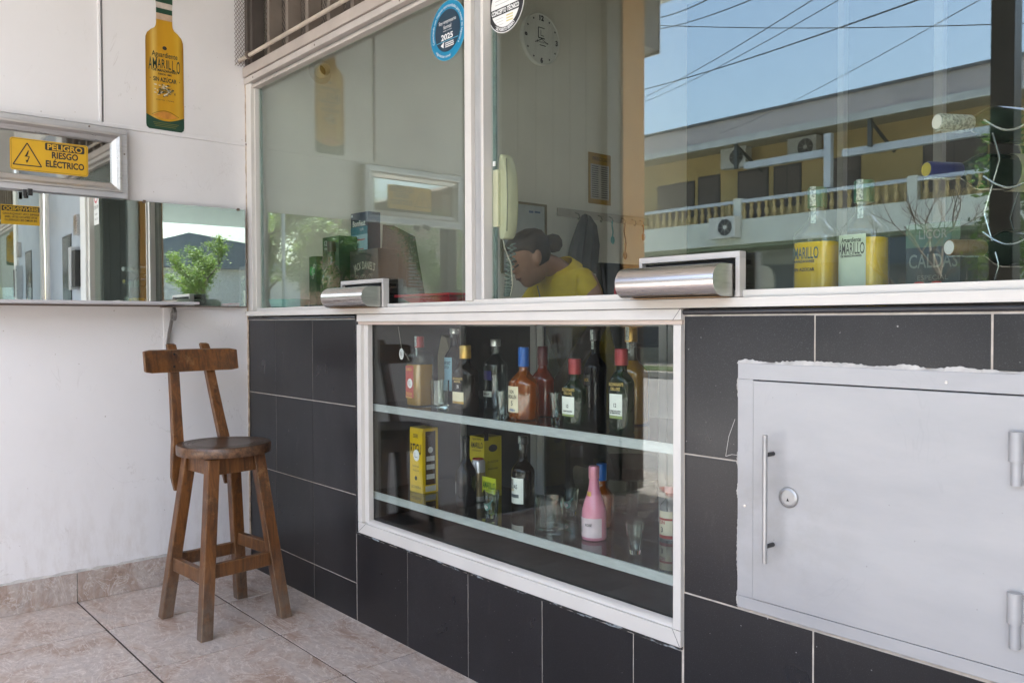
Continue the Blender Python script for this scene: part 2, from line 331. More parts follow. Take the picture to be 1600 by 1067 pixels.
class T:
    """collects lettering on one surface; fn maps (u,v) in metres on the surface to a 3d point"""
    def __init__(s, fn): s.b = B(); s.fn = fn
    def put(s, txt, u, v, h, w=None, ang=0, fat=0, arc=None):
        k = h/.7; vs_, fs, wd = text_data(txt, round(min(.06, fat/k), 3)); kx = (w/wd) if w else k
        ca, sa = math.cos(ang), math.sin(ang)
        for dx in (0,):
            out = []
            for x, y, _ in vs_:
                X, Y = x*kx+dx, y*k
                if arc: # arc=(radius, centre angle, direction)
                    r_, a0, sg = arc; a = a0 - sg*X/r_; rr = r_ + sg*Y; out.append(s.fn(u+rr*math.cos(a), v+rr*math.sin(a)))
                else: out.append(s.fn(u+X*ca-Y*sa, v+X*sa+Y*ca))
            s.b.raw(out, fs)
        return s
    def poly(s, pts): s.b.raw([s.fn(*p) for p in pts], [tuple(range(len(pts)))]); return s
    def rect(s, u0, u1, v0, v1): return s.poly([(u0, v0), (u1, v0), (u1, v1), (u0, v1)])
    def ell(s, u, v, a, b_, n_=32): return s.poly([(u+a*math.cos(2*math.pi*i/n_), v+b_*math.sin(2*math.pi*i/n_)) for i in range(n_)])
    def line(s, pts, wd):
        for (a, b_), (c, d) in zip(pts, pts[1:]):
            L_ = math.hypot(c-a, d-b_) or 1; nx, ny = -(d-b_)/L_*wd/2, (c-a)/L_*wd/2
            s.poly([(a+nx, b_+ny), (a-nx, b_-ny), (c-nx, d-ny), (c+nx, d+ny)])
        return s
    def done(s, name, m, parent): return s.b.done(name, m, parent, norm=False)
def on_y(y): return lambda u, v: (u, y, v)              # surface facing the street (-y): u = x, v = z
def on_x(x): return lambda u, v: (x, -u, v) if False else (x, u, v)
def copy_tree(o, parent=None):
    c = o.copy(); col.objects.link(c); c.parent = parent; WL[c.name] = WL.get(o.name, Vector())
    for ch in o.children: copy_tree(ch, c)
    return c
# ================================================================== SETTING
# ---- porch floor: mortar bed with marbled tiles
fl = struct(B().box(-.02, 5.2, -2.36, .02, -.06, -.004).done('porch_floor', mat('floor_grout', (.06, .048, .04), .9, 0, .3, 30)))
WL[fl.name] = Vector(fl.location)
XJ = [-.012, .405, .862, 1.310, 1.762, 2.214, 2.666, 3.118, 3.57, 4.022, 4.474, 4.926, 5.2]
YJ = [.012, -.273, -.718, -1.163, -1.608, -2.053, -2.36]
GW = .0040
for i in range(len(XJ)-1):
    for j in range(len(YJ)-1):
        x0, x1, y1, y0 = XJ[i]+GW, XJ[i+1]-GW, YJ[j]-GW, YJ[j+1]+GW
        dz = random.uniform(-.0006, .0006); c = ((x0+x1)/2, (y0+y1)/2, 0)
        o = B().box(x0, x1, y0, y1, -.012, dz, .0012).done('floor_tile', FLOORT, fl)
# ---- speckled terrazzo apron with red painted lozenges, pavement, road, far pavement
def m_terrazzo():
    m, n, l, b, o = newmat('terrazzo'); v = pos_node(n, l)
    t = n.new('ShaderNodeTexVoronoi'); t.inputs['Scale'].default_value = 60; l.new(v, t.inputs['Vector'])
    l.new(ramp(n, l, t.outputs['Color'], [(.2, (.16, .14, .12)), (.45, (.38, .35, .3)), (.7, (.5, .47, .42))]), b.inputs['Base Color']); b.inputs['Roughness'].default_value = .7; return m
ap = struct(B().box(-3, 6, -3.25, -2.362, -.14, -.02).done('apron_pavement', m_terrazzo())); WL[ap.name] = Vector(ap.location)
REDP = mat('red_floor_paint', (.34, .085, .05), .7, 0, .25, 9)
for k in range(9):
    x = -1.6+.62*k; T(lambda u, v: (u, v, -.0155)).poly([(x-.24, -2.82), (x, -3.02), (x+.24, -2.82), (x, -2.62)]).done('red_lozenge', REDP, ap)
ASPH = mat('worn_concrete_road', (.335, .335, .325), .9, 0, .3, .9, 90, .5, c2=(.265, .265, .255))
struct(B().box(-220, 220, -160, 30, -.5, -.16).done('ground', mat('pale_earth', (.27, .26, .24), .95, 0, .3, .7)))
rd = struct(B().box(-200, 200, -12.6, -3.27, -.158, -.13).done('road', ASPH)); WL[rd.name] = Vector(rd.location)
fp = struct(B().box(-200, 200, -15.9, -12.62, -.158, .0).done('far_pavement', mat('far_concrete', (.36, .34, .30), .9, 0, .25, 1.5))); WL[fp.name] = Vector(fp.location)
kb = B().box(-200, 200, -12.84, -12.606, -.158, .025, .02).done('kerb', mat('kerb_concrete', (.42, .40, .35), .9, 0, .2, 3), fp)
vg = B().box(-60, 40, -14.3, -12.9, -.0, .035).done('grass_verge', mat('verge_green', (.07, .11, .03), .95, 0, .5, 8, 60, 1.)); vg['kind'] = 'stuff'; vg['label'] = 'strip of green grass along the far kerb'

# ---- white left wall (faces +x), shop side wall continues inside
lw = thing('white_wall', 'white painted panelled wall left of the shop window, with thin joint battens', 'wall', (-.1, -1.2, 0))
bx('panel', WALL, lw, -.12, 0, -1.16, -.607, 1.9055, 3.3); bx('panel', WALL, lw, -.12, 0, -.597, .02, 1.9055, 3.3)
bx('panel', WALL, lw, -.12, 0, -1.16, .02, 0, 1.8885)
bx('batten', WALL, lw, -.12, .006, -1.16, -.002, 1.8887, 1.9053, .002)
bx('batten', WALL, lw, -.12, .0055, -.612, -.602, 1.9056, 3.3, .0015)
bx('batten_groove', RUBBER, lw, -.12, .0012, -.5965, -.595, 1.9056, 3.3)
B().tube([(.004, -.008, 1.896), (.004, -.001, 1.896)], .006, 8).done('rust_spot', mat('rust', (.10, .05, .03), .9), lw)
# skirting tiles
sk = [(-1.16, -.7205), (-.718, -.2755), (-.273, -.003)]
for a, b_ in sk: B().box(0.0006, .0095, a, b_, .0005, .118, .0015).done('skirting_tile', BASET, lw)
rng = random.Random(3)
pts = [(-1.16, .1185)] + [(-1.16+.0235*i, .1265+rng.uniform(-.0035, .0035)) for i in range(49)] + [(-.004, .1185)]
B().prism(pts, 'x', .0004, .0065).done('mortar_ridge', MORTAR, lw)
# corner sealant bead, flaking
pts = [(.0005, z*.02) for z in range(0, 105)]
B().tube([(.003+rng.uniform(-.001, .0015), -.003, .0+.02*i) for i in range(0, 110)], lambda t: .0035+rng.uniform(0, .002), 6).done('corner_sealant', mat('old_sealant', (.50, .40, .30), .9, 0, .5, 40), lw)
sg_ = thing('added_dark_gate', 'unseen dark gate added on the street half of the left wall to darken reflections', 'gate', (-.06, -1.73, 0))  # unseen gate, added so the glass reflects something dark here
for k in range(8): bx('slat', mat('gate_dark', (.045, .04, .036), .55, 0, .3, 6), sg_, -.10, -.03, -1.165-.142*(k+1)+.004, -1.165-.142*k, 0, 3.3)
# dark channel and orange pillar at the street end
ds = bx('channel_post', mat('dark_steel', (.035, .035, .037), .5), None, -.12, .012, -2.434, -2.305, 0, 3.3); tag(ds, 'dark steel channel post beside the orange pillar, seen reflected in the glass', 'post')
op = thing('orange_pillar', 'p', 'pillar', (0, -2.54, 0)); bx('shaft', mat('orange_paint', (.46, .21, .04), .6, 0, .12, 2), op, -.12, .03, -2.645, -2.436, 1.06, 3.3); bx('dado', mat('dado_brown', (.06, .045, .035), .6), op, -.12, .034, -2.645, -2.436, 0, 1.059); tag(op, 'ochre orange painted pillar at the street end of the white wall', 'pillar')
sb = thing('sign_box', 'dark grey sign box hanging beyond the orange pillar, seen reflected at top', 'sign box', (-.25, -2.8, 2.92))
bx('body', mat('grey_sheet', (.12, .12, .125), .6), sb, -.5, .0, -2.83, -2.65, 2.92, 3.6); bx('trim', ALUG, sb, -.5, .006, -2.84, -2.833, 2.9, 3.6)
# ceiling of the porch
pc = thing('porch_ceiling', 'pale slab ceiling over the shop porch', 'ceiling', (2.4, -1.3, 3.3)); pc['kind'] = 'structure'
[bx('slab', mat('ceiling_paint', (.62, .59, .54), .8, 0, .15, 2), pc, *q, 3.302, 3.45) for q in ((-.3, 10.0, -3.0, 1.8), (-.3, 2.7, 1.8, 3.4), (3.9, 10.0, 1.8, 3.4), (2.7, 3.9, 2.6, 3.4))]   # unseen roof opening, added to brighten the room with sun and sky
# black steel post at the porch edge
bp = thing('steel_post', 'black square steel post at the porch edge, reflected in the right window', 'post', (2.13, -2.8, 0))
bx('tube', BLACK, bp, 2.08, 2.185, -2.85, -2.75, .0, 3.3, .004); bx('base_plate', BLACK, bp, 2.03, 2.235, -2.9, -2.70, -.0198, -.0005)

# ---- shop room behind the front
rm = thing('shop_room', 'dim cream painted room behind the shop windows', 'room', (2.4, 1.6, 0)); rm['kind'] = 'structure'
bx('floor', mat('room_floor', (.50, .47, .42), .5), rm, 0, 4.9, .45, 3.2, -.05, 0)
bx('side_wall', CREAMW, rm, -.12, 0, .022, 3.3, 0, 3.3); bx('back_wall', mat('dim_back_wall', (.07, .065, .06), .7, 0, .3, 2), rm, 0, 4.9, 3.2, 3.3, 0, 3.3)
bx('far_side_wall', mat('dim_far_wall', (.075, .065, .055), .7, 0, .4, 2), rm, 4.9, 5.0, .1, 3.2, 0, 3.3)  # back and far walls coloured dark to stand for the dim interior
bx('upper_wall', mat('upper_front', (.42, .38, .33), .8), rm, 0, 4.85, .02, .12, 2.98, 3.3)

ru = thing('storage_rack', 'white metal storage rack uprights at the back of the dim room', 'rack', (1.25, 2.95, 0))
for x, w_ in ((1.29, .034), (1.812, .044)): bx('upright', mat('rack_white', (.34, .34, .33), .5), ru, x-w_/2, x+w_/2, 2.88, 2.93, 0, 3.2)
for z in (.4, 1.0): bx('shelf', mat('rack_shelf', (.2, .2, .2), .6), ru, .6, 1.9, 2.94, 3.19, z, z+.03)

# ---- tiled lower wall
tw = thing('tiled_wall', 'charcoal tiled lower wall of the shop front with pale grout lines', 'wall', (1.6, .1, 0))
GY = .0013
bx('grout_bed', GROUT, tw, .004, .9395, GY, .14, 0, 1.12); bx('grout_bed', GROUT, tw, .9395, 2.4055, GY, .14, 0, .328)
bx('grout_bed', GROUT, tw, 2.4055, 3.2, GY, .14, 0, .473); bx('grout_bed', GROUT, tw, 2.4055, 2.559, GY, .14, .473, 1.12); bx('grout_bed', GROUT, tw, 2.559, 3.2, GY, .14, 1.011, 1.12)
g = .0030; RZ = [.0006, .1406, .467, .793, 1.1135]; CX = [.0045, .270, .598, .925]
def tile(x0, x1, z0, z1, tilt=0): 
    y = rng.uniform(-.0007, .0003); B().box(x0+g/2, x1-g/2, y, .012, z0+g/2, z1-g/2, .0009).done('tile', TILE, tw)
for i in range(3):
    for j in range(4): tile(CX[i], CX[i+1], RZ[j], RZ[j+1])
for a, b_ in zip([.9265, 1.258, 1.589, 1.923, 2.254], [1.258, 1.589, 1.923, 2.254, 2.404]): tile(a, b_, .0006, .3265)
RX = [2.4095, 2.735, 3.066, 3.2]
HX0, HZ0, HZ1 = 2.5585, .472, 1.0115
g = .0042
for i in range(3): tile(RX[i], RX[i+1], .0006, .467) if i else tile(2.4075, 2.735, .1406, .467)
tile(2.4075, 2.735, .0006, .1406)
tile(2.4095, HX0, .467, .793)
B().prism([(2.411, .7945), (HX0-.0015, .7945), (HX0-.0015, HZ1+.0015), (2.7335, HZ1+.0015), (2.7335, 1.112), (2.411, 1.112)], 'y', -.0006, .012).done('tile', TILE, tw)
tile(2.735, 3.066, HZ1, 1.1135); tile(3.066, 3.2, HZ1, 1.1135)
DTR = mat('black_edge_trim', (.035, .035, .038), .22, 0, .2, 20)
B().tube([(.004, -.0005, 1.1205), (.937, -.0005, 1.1205)], .0058, 10).done('edge_trim', DTR, tw, True); B().tube([(2.409, -.0005, 1.1222), (3.2, -.0005, 1.1222)], .0066, 10).done('edge_trim', DTR, tw, True)
bx('edge_trim', DTR, tw, .9275, .957, -.001, .01, .335, 1.118)
def jag(x0, x1, z, amp, th, n_, nm, m, y0=-.0025, y1=.008):
    up = [(x0+(x1-x0)*i/n_, z+rng.uniform(0, amp)*.3) for i in range(n_+1)]; dn = [(x1-(x1-x0)*i/n_, z-th-rng.uniform(0, amp)) for i in range(n_+1)]
    B().prism(up+dn, 'y', y0, y1).done(nm, m, tw)
CHIP = mat('chipped_tile_edge', (.34, .38, .40), .5, 0, .8, 45, c2=(.02, .02, .02), thresh=(.36, .46), scale=(.5, 1, 2))
jag(.928, 2.402, .3325, .0055, .0035, 110, 'chipped_joint', CHIP); jag(.928, 2.402, .3368, .001, .003, 20, 'dark_joint', RUBBER, -.001, .01)
# cracked corner lines on the tile left of the hatch
for q in ([(2.548, .885), (2.532, .845), (2.524, .80)], [(2.524, .80), (2.540, .806), (2.556, .806)]):
    T(on_y(-.0010)).line(q, .0011).done('crack', MORTAR, tw)

# ---- display case set into the wall
dc = thing('display_case', 'glass fronted display case set in the tiled wall, cream aluminium frame', 'display case', (1.67, .2, .322))
X0, X1, Z0, Z1 = .958, 2.4085, .3375, 1.130
FY = -.012
B().box(X0, X0+.027, FY, .0215, Z0+.04, Z1-.0375, .002).done('frame_stile', ALU, dc); B().box(X0+.0272, X0+.054, FY+.014, .0215, Z0+.04, Z1-.0375, .001).done('glazing_stop', ALU, dc); B().box(X1-.0225, X1, FY, .0215, Z0+.04, Z1-.0375, .002).done('frame_stile', ALU, dc)
B().box(X0, X1, FY, .020, Z0, Z0+.0385, .0025).done('frame_rail', ALU, dc)
B().box(X0, X1, FY, .0215, Z1-.026, Z1, .002).done('frame_rail', ALU, dc); B().box(X0+.001, X1-.001, FY+.006, .0215, Z1-.0370, Z1-.0265).done('glazing_stop', mat('warm_reflect_aluminium', (.56, .46, .38), .5), dc)  # tan of the top stop paints a warm reflection
# rounded inner bead along the bottom
B().prism([(FY+.006, Z0+.039), (FY+.008, Z0+.044), (FY+.014, Z0+.0495), (.019, Z0+.0515), (.0205, Z0+.039)], 'x', X0+.055, X1-.0235).done('glazing_bead', ALU, dc, True)
for (x, z, sx, sz) in ((X0+.0535, Z0+.0392, -1, -1), (X1-.0230, Z0+.0392, 1, -1), (X1-.0230, Z1-.0262, 1, 1)):
    T(on_y(FY-.0008)).line([(x, z), (x+sx*(.052 if sx < 0 else .021), z+sz*.037 if sz < 0 else z+.025)], .0012).done('mitre_joint', RUBBER, dc)
B().box(X0+.0545, X1-.0228, .0225, .0275, Z0+.040, Z1-.038).done('glass_pane', CASEG, dc)
DKI = mat('case_interior', (.030, .030, .031), .45, 0, .3, 4)
bx('side_panel', DKI, dc, X0+.001, X0+.016, .029, .46, Z0, 1.118); bx('side_panel', DKI, dc, X1-.013, X1-.001, .029, .46, Z0, 1.118)
bx('base_panel', DKI, dc, X0+.017, X1-.014, .029, .46, Z0+.001, Z0+.046); bx('top_panel', DKI, dc, X0, X1, .029, .46, 1.1195, 1.131)
SHG = glass('dark_shelf_glass', (.55, .62, .60), .07, .05, dfac=.42, diff=(.02, .022, .022))
SHA = m_brushed('shelf_edge_aluminium', (.46, .50, .49), .5, (.4, 3, 3), .2)
for z in (.806, .487):
    s_ = B().box(X0+.017, X1-.015, .0375, .44, z-.007, z).done('shelf', SHG, dc)
    B().box(X0+.030, X1-.0145, .0315, .0372, z-.0255, z-.0005).done('shelf_edge', SHA, s_)
bk = thing  # sliding back doors: aluminium frames with glass
for nm, (a, b_) in (('l', (X0+.02, 1.42)), ('m', (1.425, 2.005)), ('r', (2.01, X1-.015))):
    fr = B().box(a, a+.03, .445, .462, Z0+.047, 1.118).box(b_-.03, b_, .445, .462, Z0+.047, 1.118).box(a+.03, b_-.03, .445, .462, 1.085, 1.118).box(a+.03, b_-.03, .445, .462, Z0+.047, Z0+.08).done('back_door', ALUD, dc)
    if nm == 'l': B().box(a+.031, b_-.031, .451, .456, Z0+.081, 1.084).done('back_panel', DKI, fr)
    else: B().box(a+.031, b_-.031, .451, .456, Z0+.081, 1.084).done('back_glass', glass('smoked_glass', (.50, .54, .53), .045, .03), fr)

# ---- shop window frame (sill, jamb, head, mullion, panes)
sw = thing('shop_window', 'large sliding shop window in cream aluminium frame above the counter', 'window', (1.6, .03, 1.13))
B().box(.003, 4.0 if False else 3.2, -.016, .12, 1.1312, 1.1525, .002).done('sill', ALU, sw)
bx('track', ALU, sw, .075, 1.6215, .005, .05, 1.1527, 1.1655, .0015); bx('track', ALU, sw, 1.6225, 3.14, .0015, .05, 1.1527, 1.1690, .0015)
T(on_y(-.0164)).line([(.95, 1.1306), (3.19, 1.1306)], .0012).done('sill_joint', RUBBER, sw)
bx('jamb', ALU, sw, .0035, .056, -.004, .06, 1.1527, 2.16, .002); bx('jamb_bead', ALU, sw, .0562, .064, .012, .036, 1.1657, 2.1368, .001)
bx('jamb', ALU, sw, 3.14, 3.2, -.004, .06, 1.1527, 2.16, .002)
HDP = mat('shaded_head_frame', (.50, .455, .415), .5, 0, .2, 6); bx('head', HDP, sw, .0562, 3.1395, .004, .036, 2.137, 2.1495, .0015); bx('head_channel', ALUG, sw, .0562, 3.1395, .012, .036, 2.1497, 2.160); bx('head', HDP, sw, .0035, 3.2, -.012, .036, 2.1605, 2.186, .002)  # head frame's darker colour paints the weaker light up there
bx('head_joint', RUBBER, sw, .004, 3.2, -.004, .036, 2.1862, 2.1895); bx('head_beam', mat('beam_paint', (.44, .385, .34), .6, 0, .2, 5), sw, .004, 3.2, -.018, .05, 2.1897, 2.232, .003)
for x in (.10, .66, 1.25): B().lathe([(.0045, 0), (.0045, .003), (.002, .0042)], (x, -.0125, 2.172), 10, axis='y').done('screw', BROWNP, sw)
bx('stile', ALU, sw, 1.588, 1.6205, -.004, .029, 1.1657, 2.1368, .0015); bx('stile', ALUD, sw, 1.6207, 1.664, .010, .06, 1.1527, 2.1368, .001); bx('stile', ALU, sw, 1.664, 1.6765, -.002, .06, 1.1692, 2.1368, .001)
p1 = B().box(.0645, 1.6205, .030, .035, 1.166, 2.1367).done('glass_pane', PANE, sw); p2 = B().box(1.677, 3.1395, .029, .034, 1.1692, 2.1367).done('glass_pane', PANE, sw)
bx('glass_edge', GEDGE, sw, 1.6768, 1.690, .0345, .041, 1.1692, 2.1366); bx('glass_edge', GEDGE, sw, .0647, .076, .0355, .042, 1.166, 2.1366)
# pvc stub in the inner side wall, seen through the left pane
vn = thing('vent_pipe', 'short cream plastic pipe stub in the inner wall, seen at top of left pane', 'pipe', (.0, .367, 2.26))
B().lathe([(.028, .0008), (.034, .0008), (.034, .05), (.028, .05), (.028, .0008)], (0, .367, 2.293), 28, axis='x', closed=False).done('tube', mat('cream_pvc', (.74, .70, .58), .45), vn, True)
B().lathe([(.0345, .0008), (.060, .0008), (.052, .004), (.0345, .006)], (0, .367, 2.293), 24, axis='x', closed=False).done('plaster_collar', mat('collar_plaster', (.60, .57, .48), .8), vn, True)
B().lathe([(.0278, .0009), (.0278, .004)], (0, .367, 2.293), 24, axis='x').done('dark_bore', BROWNP, vn)

# ---- grille above the window
gr = thing('window_grille', 'old brown steel grille with wire mesh above the shop window', 'grille', (1.5, .05, 2.235))
BARP = mat('grille_paint', (.20, .165, .135), .6, 0, .3, 8); BARD = mat('grille_paint_dark', (.085, .07, .06), .7, 0, .3, 8)
for k in range(20):
    x = .048+.1735*k
    bx('bar', BARP if k else BARD, gr, x-.012, x+.012, .005, .062, 2.235, 2.98)
    if k < 9:
        B().beam((x+.02, .07, 2.27+.22*(k % 2)), (x+.16, .07, 2.49+.1*(k % 2)), .012, .026).done('brace', BARD, gr); B().beam((x+.02, .071, 2.66), (x+.16, .071, 2.47), .012, .026).done('brace', BARD, gr)
def mesh_wire(name, P0, U, V, nu, nv, cu, cv, r_, parent, m):
    b = B(); P0, U, V = Vector(P0), Vector(U), Vector(V); W = U.cross(V).normalized()
    def seg(p, q):
        d = (q-p).normalized(); s_ = d.cross(W)*r_; vs_ = [p-s_, p+s_, q+s_, q-s_, p+W*r_, q+W*r_]
        b.raw(vs_, [(0, 1, 2, 3), (1, 4, 5, 2), (4, 0, 3, 5)])
    for i in range(nu):
        for j in range(nv):
            c = P0+U*cu*i+V*cv*j; seg(c, c+U*cu/2+V*cv/2); seg(c+U*cu/2+V*cv/2, c+U*cu); seg(c+V*cv, c+U*cu/2+V*cv/2); seg(c+U*cu/2+V*cv/2, c+U*cu+V*cv)
    o = b.done(name, m, parent); o['kind'] = 'stuff'; return o
mesh_wire('wire_mesh', (.02, .066, 2.235), (1, 0, 0), (0, 0, 1), 70, 30, .020, .025, .0012, gr, BARP)
mesh_wire('wire_mesh', (.012, -.055, 2.235), (0, 1, 0), (0, 0, 1), 4, 22, .014, .020, .0010, gr, mat('mesh_dark', (.12, .085, .07), .7))
bx('dark_backing', mat('dim_space_dark', (.085, .07, .058), .8, 0, .3, 4), gr, .0, 4.8, .10, .115, 2.235, 2.98)  # dark sheet standing in for the dim space behind the mesh
bx('edge_post', BARD, gr, .003, .030, -.004, .05, 2.235, 2.98)
B().tube([(.006, -.030, 2.262), (3.19, -.030, 2.262)], .0085, 12).done('pipe', mat('cream_conduit', (.52, .45, .37), .5, 0, .3, 9), gr, True)
for x in (.105, 1.05, 2.0): B().tube([(x-.006, -.03, 2.262), (x+.006, -.03, 2.262)], .017, 14).done('pipe_clip', BROWNP, gr, True)

# ---- neighbour's awning along the street
aw = thing('neighbour_awning', 'grey metal awning of the neighbouring shop along the street', 'awning', (11, -3.2, 0)); bx('sheet', mat('awning_grey', (.40, .44, .42), .6, .1), aw, 9.6, 14.5, -5.6, -1.8, 3.2, 3.3); [B().tube([(x, -5.4, -.02), (x, -5.4, 3.2)], .035).done('post', GJ, aw) for GJ in (mat('awning_post_grey', (.3, .32, .32), .5),) for x in (9.8, 14.2)]; bx('shop_wall', mat('neighbour_wall', (.45, .42, .36), .8), aw, 9.6, 14.5, -1.8, -1.6, 0, 3.2)
# ---- right of the window: post, grey steel door, return wall with mirrored glass door (seen in the wall mirror)
DOORW = mat('white_door_frame', (.72, .71, .69), .4, 0, .08, 4); DOORG = mat('grey_steel_door', (.36, .40, .45), .42, .1, .08, 3)
sd_ = thing('steel_door', 'grey steel door with narrow dark pane, seen in the wall mirror', 'door', (4.0, .03, 0))
bx('frame_post', DOORW, sd_, 3.2005, 3.37, -.02, .10, 0, 2.98, .003); bx('frame_post', DOORW, sd_, 4.70, 4.80, -.02, .10, 0, 2.98, .003); bx('frame_head', DOORW, sd_, 3.3702, 4.6998, -.02, .10, 2.55, 2.98)
lf = bx('leaf', DOORG, sd_, 3.372, 4.698, .0, .04, .01, 2.548, .003)
bx('pane', mat('dark_glazing', (.03, .04, .04), .08), lf, 3.80, 4.12, -.006, -.0005, 1.05, 1.80); bx('pane_trim', BLACK, lf, 3.785, 4.135, -.0035, -.0004, 1.035, 1.815)
bx('lock_box', BLACK, lf, 3.385, 3.50, -.055, -.001, 1.38, 1.66, .004); bx('lock_plate', mat('lock_silver', (.68, .70, .72), .3, .6), lf, 3.502, 3.60, -.06, -.001, 1.36, 1.69, .003); bx('hinge', STEEL, lf, 3.44, 3.56, -.03, -.001, 1.78, 1.93, .003)
rw = thing('mirrored_door', 'white framed mirrored glass door on the porch end wall, seen in the wall mirror', 'door', (4.86, -.6, 0))
bx('frame', DOORW, rw, 4.83, 4.95, -.045, .10 if False else -.021, 0, 2.98); bx('frame', DOORW, rw, 4.83, 4.95, -.715, -.62, 0, 2.98); bx('frame', DOORW, rw, 4.83, 4.95, -.6198, -.0455, 2.35, 2.98); bx('frame', DOORW, rw, 4.83, 4.95, -.6198, -.0455, 0, .35)
bx('glass', MIRROR, rw, 4.865, 4.87, -.6195, -.046, .3505, 2.3495)
op2 = bx('orange_pillar', MC['orange_paint'], None, 4.80, 4.98, -.93, -.72, 0, 3.3); tag(op2, 'ochre orange painted pillar ending the porch wall, seen only in the wall mirror', 'pillar')
YEL = mat('warning_yellow', (.62, .36, .015), .45, 0, .06, 20)
bs = thing('welcome_sign', 'yellow and black welcome sticker on the mirrored door, reversed in the wall mirror', 'sign', (4.86, -.19, 1.97))
onR = lambda d: (lambda u, v: (4.8645-d, -u, v))
bx('backing', YEL, bs, 4.8635, 4.8648, -.345, -.038, 1.97, 2.14)
T(onR(.0014)).rect(.044, .339, 2.086, 2.132).done('heading_band', BLACKP, bs)
T(onR(.0018)).put('BIENVENIDO', .1915, 2.109, .034, .27, fat=.001).done('lettering', YEL, bs)
T(onR(.0014)).put('RESPIRE CON TRANQUILIDAD', .1915, 2.063, .018, .28, fat=.0006).put('ESTE ESPACIO ESTÁ LIBRE', .1915, 2.036, .018, .25, fat=.0006).put('DE HUMO DE CIGARRILLO', .1915, 2.009, .018, .25, fat=.0006).done('lettering', BLACKP, bs)
ns = thing('prohibition_sign', 'white no smoking sign with red ring at the window edge, seen in the mirror', 'sign', (3.06, .0, 1.62))
bx('plate', WHITEP, ns, 2.98, 3.135, .0265, .0285, 1.82, 2.114)
t = T(on_y(.0255)); 
for i in range(40):
    a, b_ = 2*math.pi*i/40, 2*math.pi*(i+1)/40; t.poly([(3.057+.06*math.cos(a), 2.035+.06*math.sin(a)), (3.057+.06*math.cos(b_), 2.035+.06*math.sin(b_)), (3.057+.047*math.cos(b_), 2.035+.047*math.sin(b_)), (3.057+.047*math.cos(a), 2.035+.047*math.sin(a))])
t.done('red_ring', mat('sign_red', (.55, .02, .03), .5), ns)
T(on_y(.0252)).rect(3.03, 3.085, 2.028, 2.042).done('cigarette_mark', BLACKP, ns); [T(on_y(.0252)).put(*q).done('lettering', BLACKP, ns) for q in (('PROHIBIDO', 3.057, 1.945, .026, .13), ('FUMAR EN', 3.057, 1.895, .014, .08), ('ESTE LUGAR', 3.057, 1.86, .014, .09))]
# ================================================================== THINGS ON THE LEFT WALL
# ---- mirror, its ledge and scroll bracket
e_ = R(-1.3); ty = math.tan(e_)
mr = thing('wall_mirror', 'long low mirror on the white wall above the narrow ledge', 'mirror', (.01, -.6, 1.174))
def mx(y): return .0305 - ty*y                       # mirror hangs very slightly out of square
b = B(); q = [(.0, -.003), (.0, -1.62)]
vs_ = []
for z in (1.1745, 1.6005):
    for y in (-.024, -1.15): vs_ += [(mx(y), y, z), (max(mx(y)-.004, .0001) if y < -1 else mx(y)-.004, y, z)]
b.raw(vs_, [(0, 2, 6, 4), (1, 5, 7, 3), (0, 4, 5, 1), (2, 3, 7, 6), (4, 6, 7, 5), (0, 1, 3, 2)]); b.done('silvered_glass', MIRROR, mr)
B().box(.0005, .040, -1.15, -.02, 1.1690, 1.1742).done('bottom_edge', BROWNP, mr)
for y, z in ((-.055, 1.602), (-.45, 1.602)): B().box(.0305+.0227*y, .0355+.0227*y, y-.006, y+.006, z-.008, z+.004, .002).done('mirror_clip', mat('rusty_clip', (.13, .09, .06), .8), mr)
sh = thing('wall_ledge', 'narrow grey metal ledge below the wall mirror on a scroll bracket', 'shelf', (.07, -.9, 1.17))
bx('board', mat('grey_ledge', (.50, .49, .50), .4, .2, .1, 6), sh, .041, .195, -1.15, -.292, 1.1755, 1.1870, .0015)
bx('support_strip', BROWNP, sh, .0006, .185, -.385, -.335, 1.1660, 1.1685)
brk = B(); sp = []
for i in range(40):
    t = i/39; 
    if t < .62: a = 2*math.pi*1.15*(t/.62); rr = .007+.022*(t/.62); sp.append((.078+rr*math.cos(a+.4), 1.134+rr*math.sin(a+.4)))
for t in range(1, 9): sp.append((sp[24][0]*(1-t/8)+.028*t/8, sp[24][1]*(1-t/8)+1.060*t/8))
for t in range(1, 7): sp.append((.028-.022*t/6, 1.060-.055*t/6))
b = B(); w_ = .011
for (x0, z0), (x1, z1) in zip(sp, sp[1:]): b.beam((x0, -.358, z0), (x1, -.358, z1), .018, .005, (0, 1, 0.001)) if False else b.beam((x0, -.358, z0), (x1, -.358, z1), .0065, .012, (0, 1, 0))
b.done('scroll_bracket', mat('grey_bracket', (.30, .285, .27), .45, .4), sh)
bx('bracket_leg', WALL, sh, .0006, .0065, -.372, -.345, .96, 1.1655)
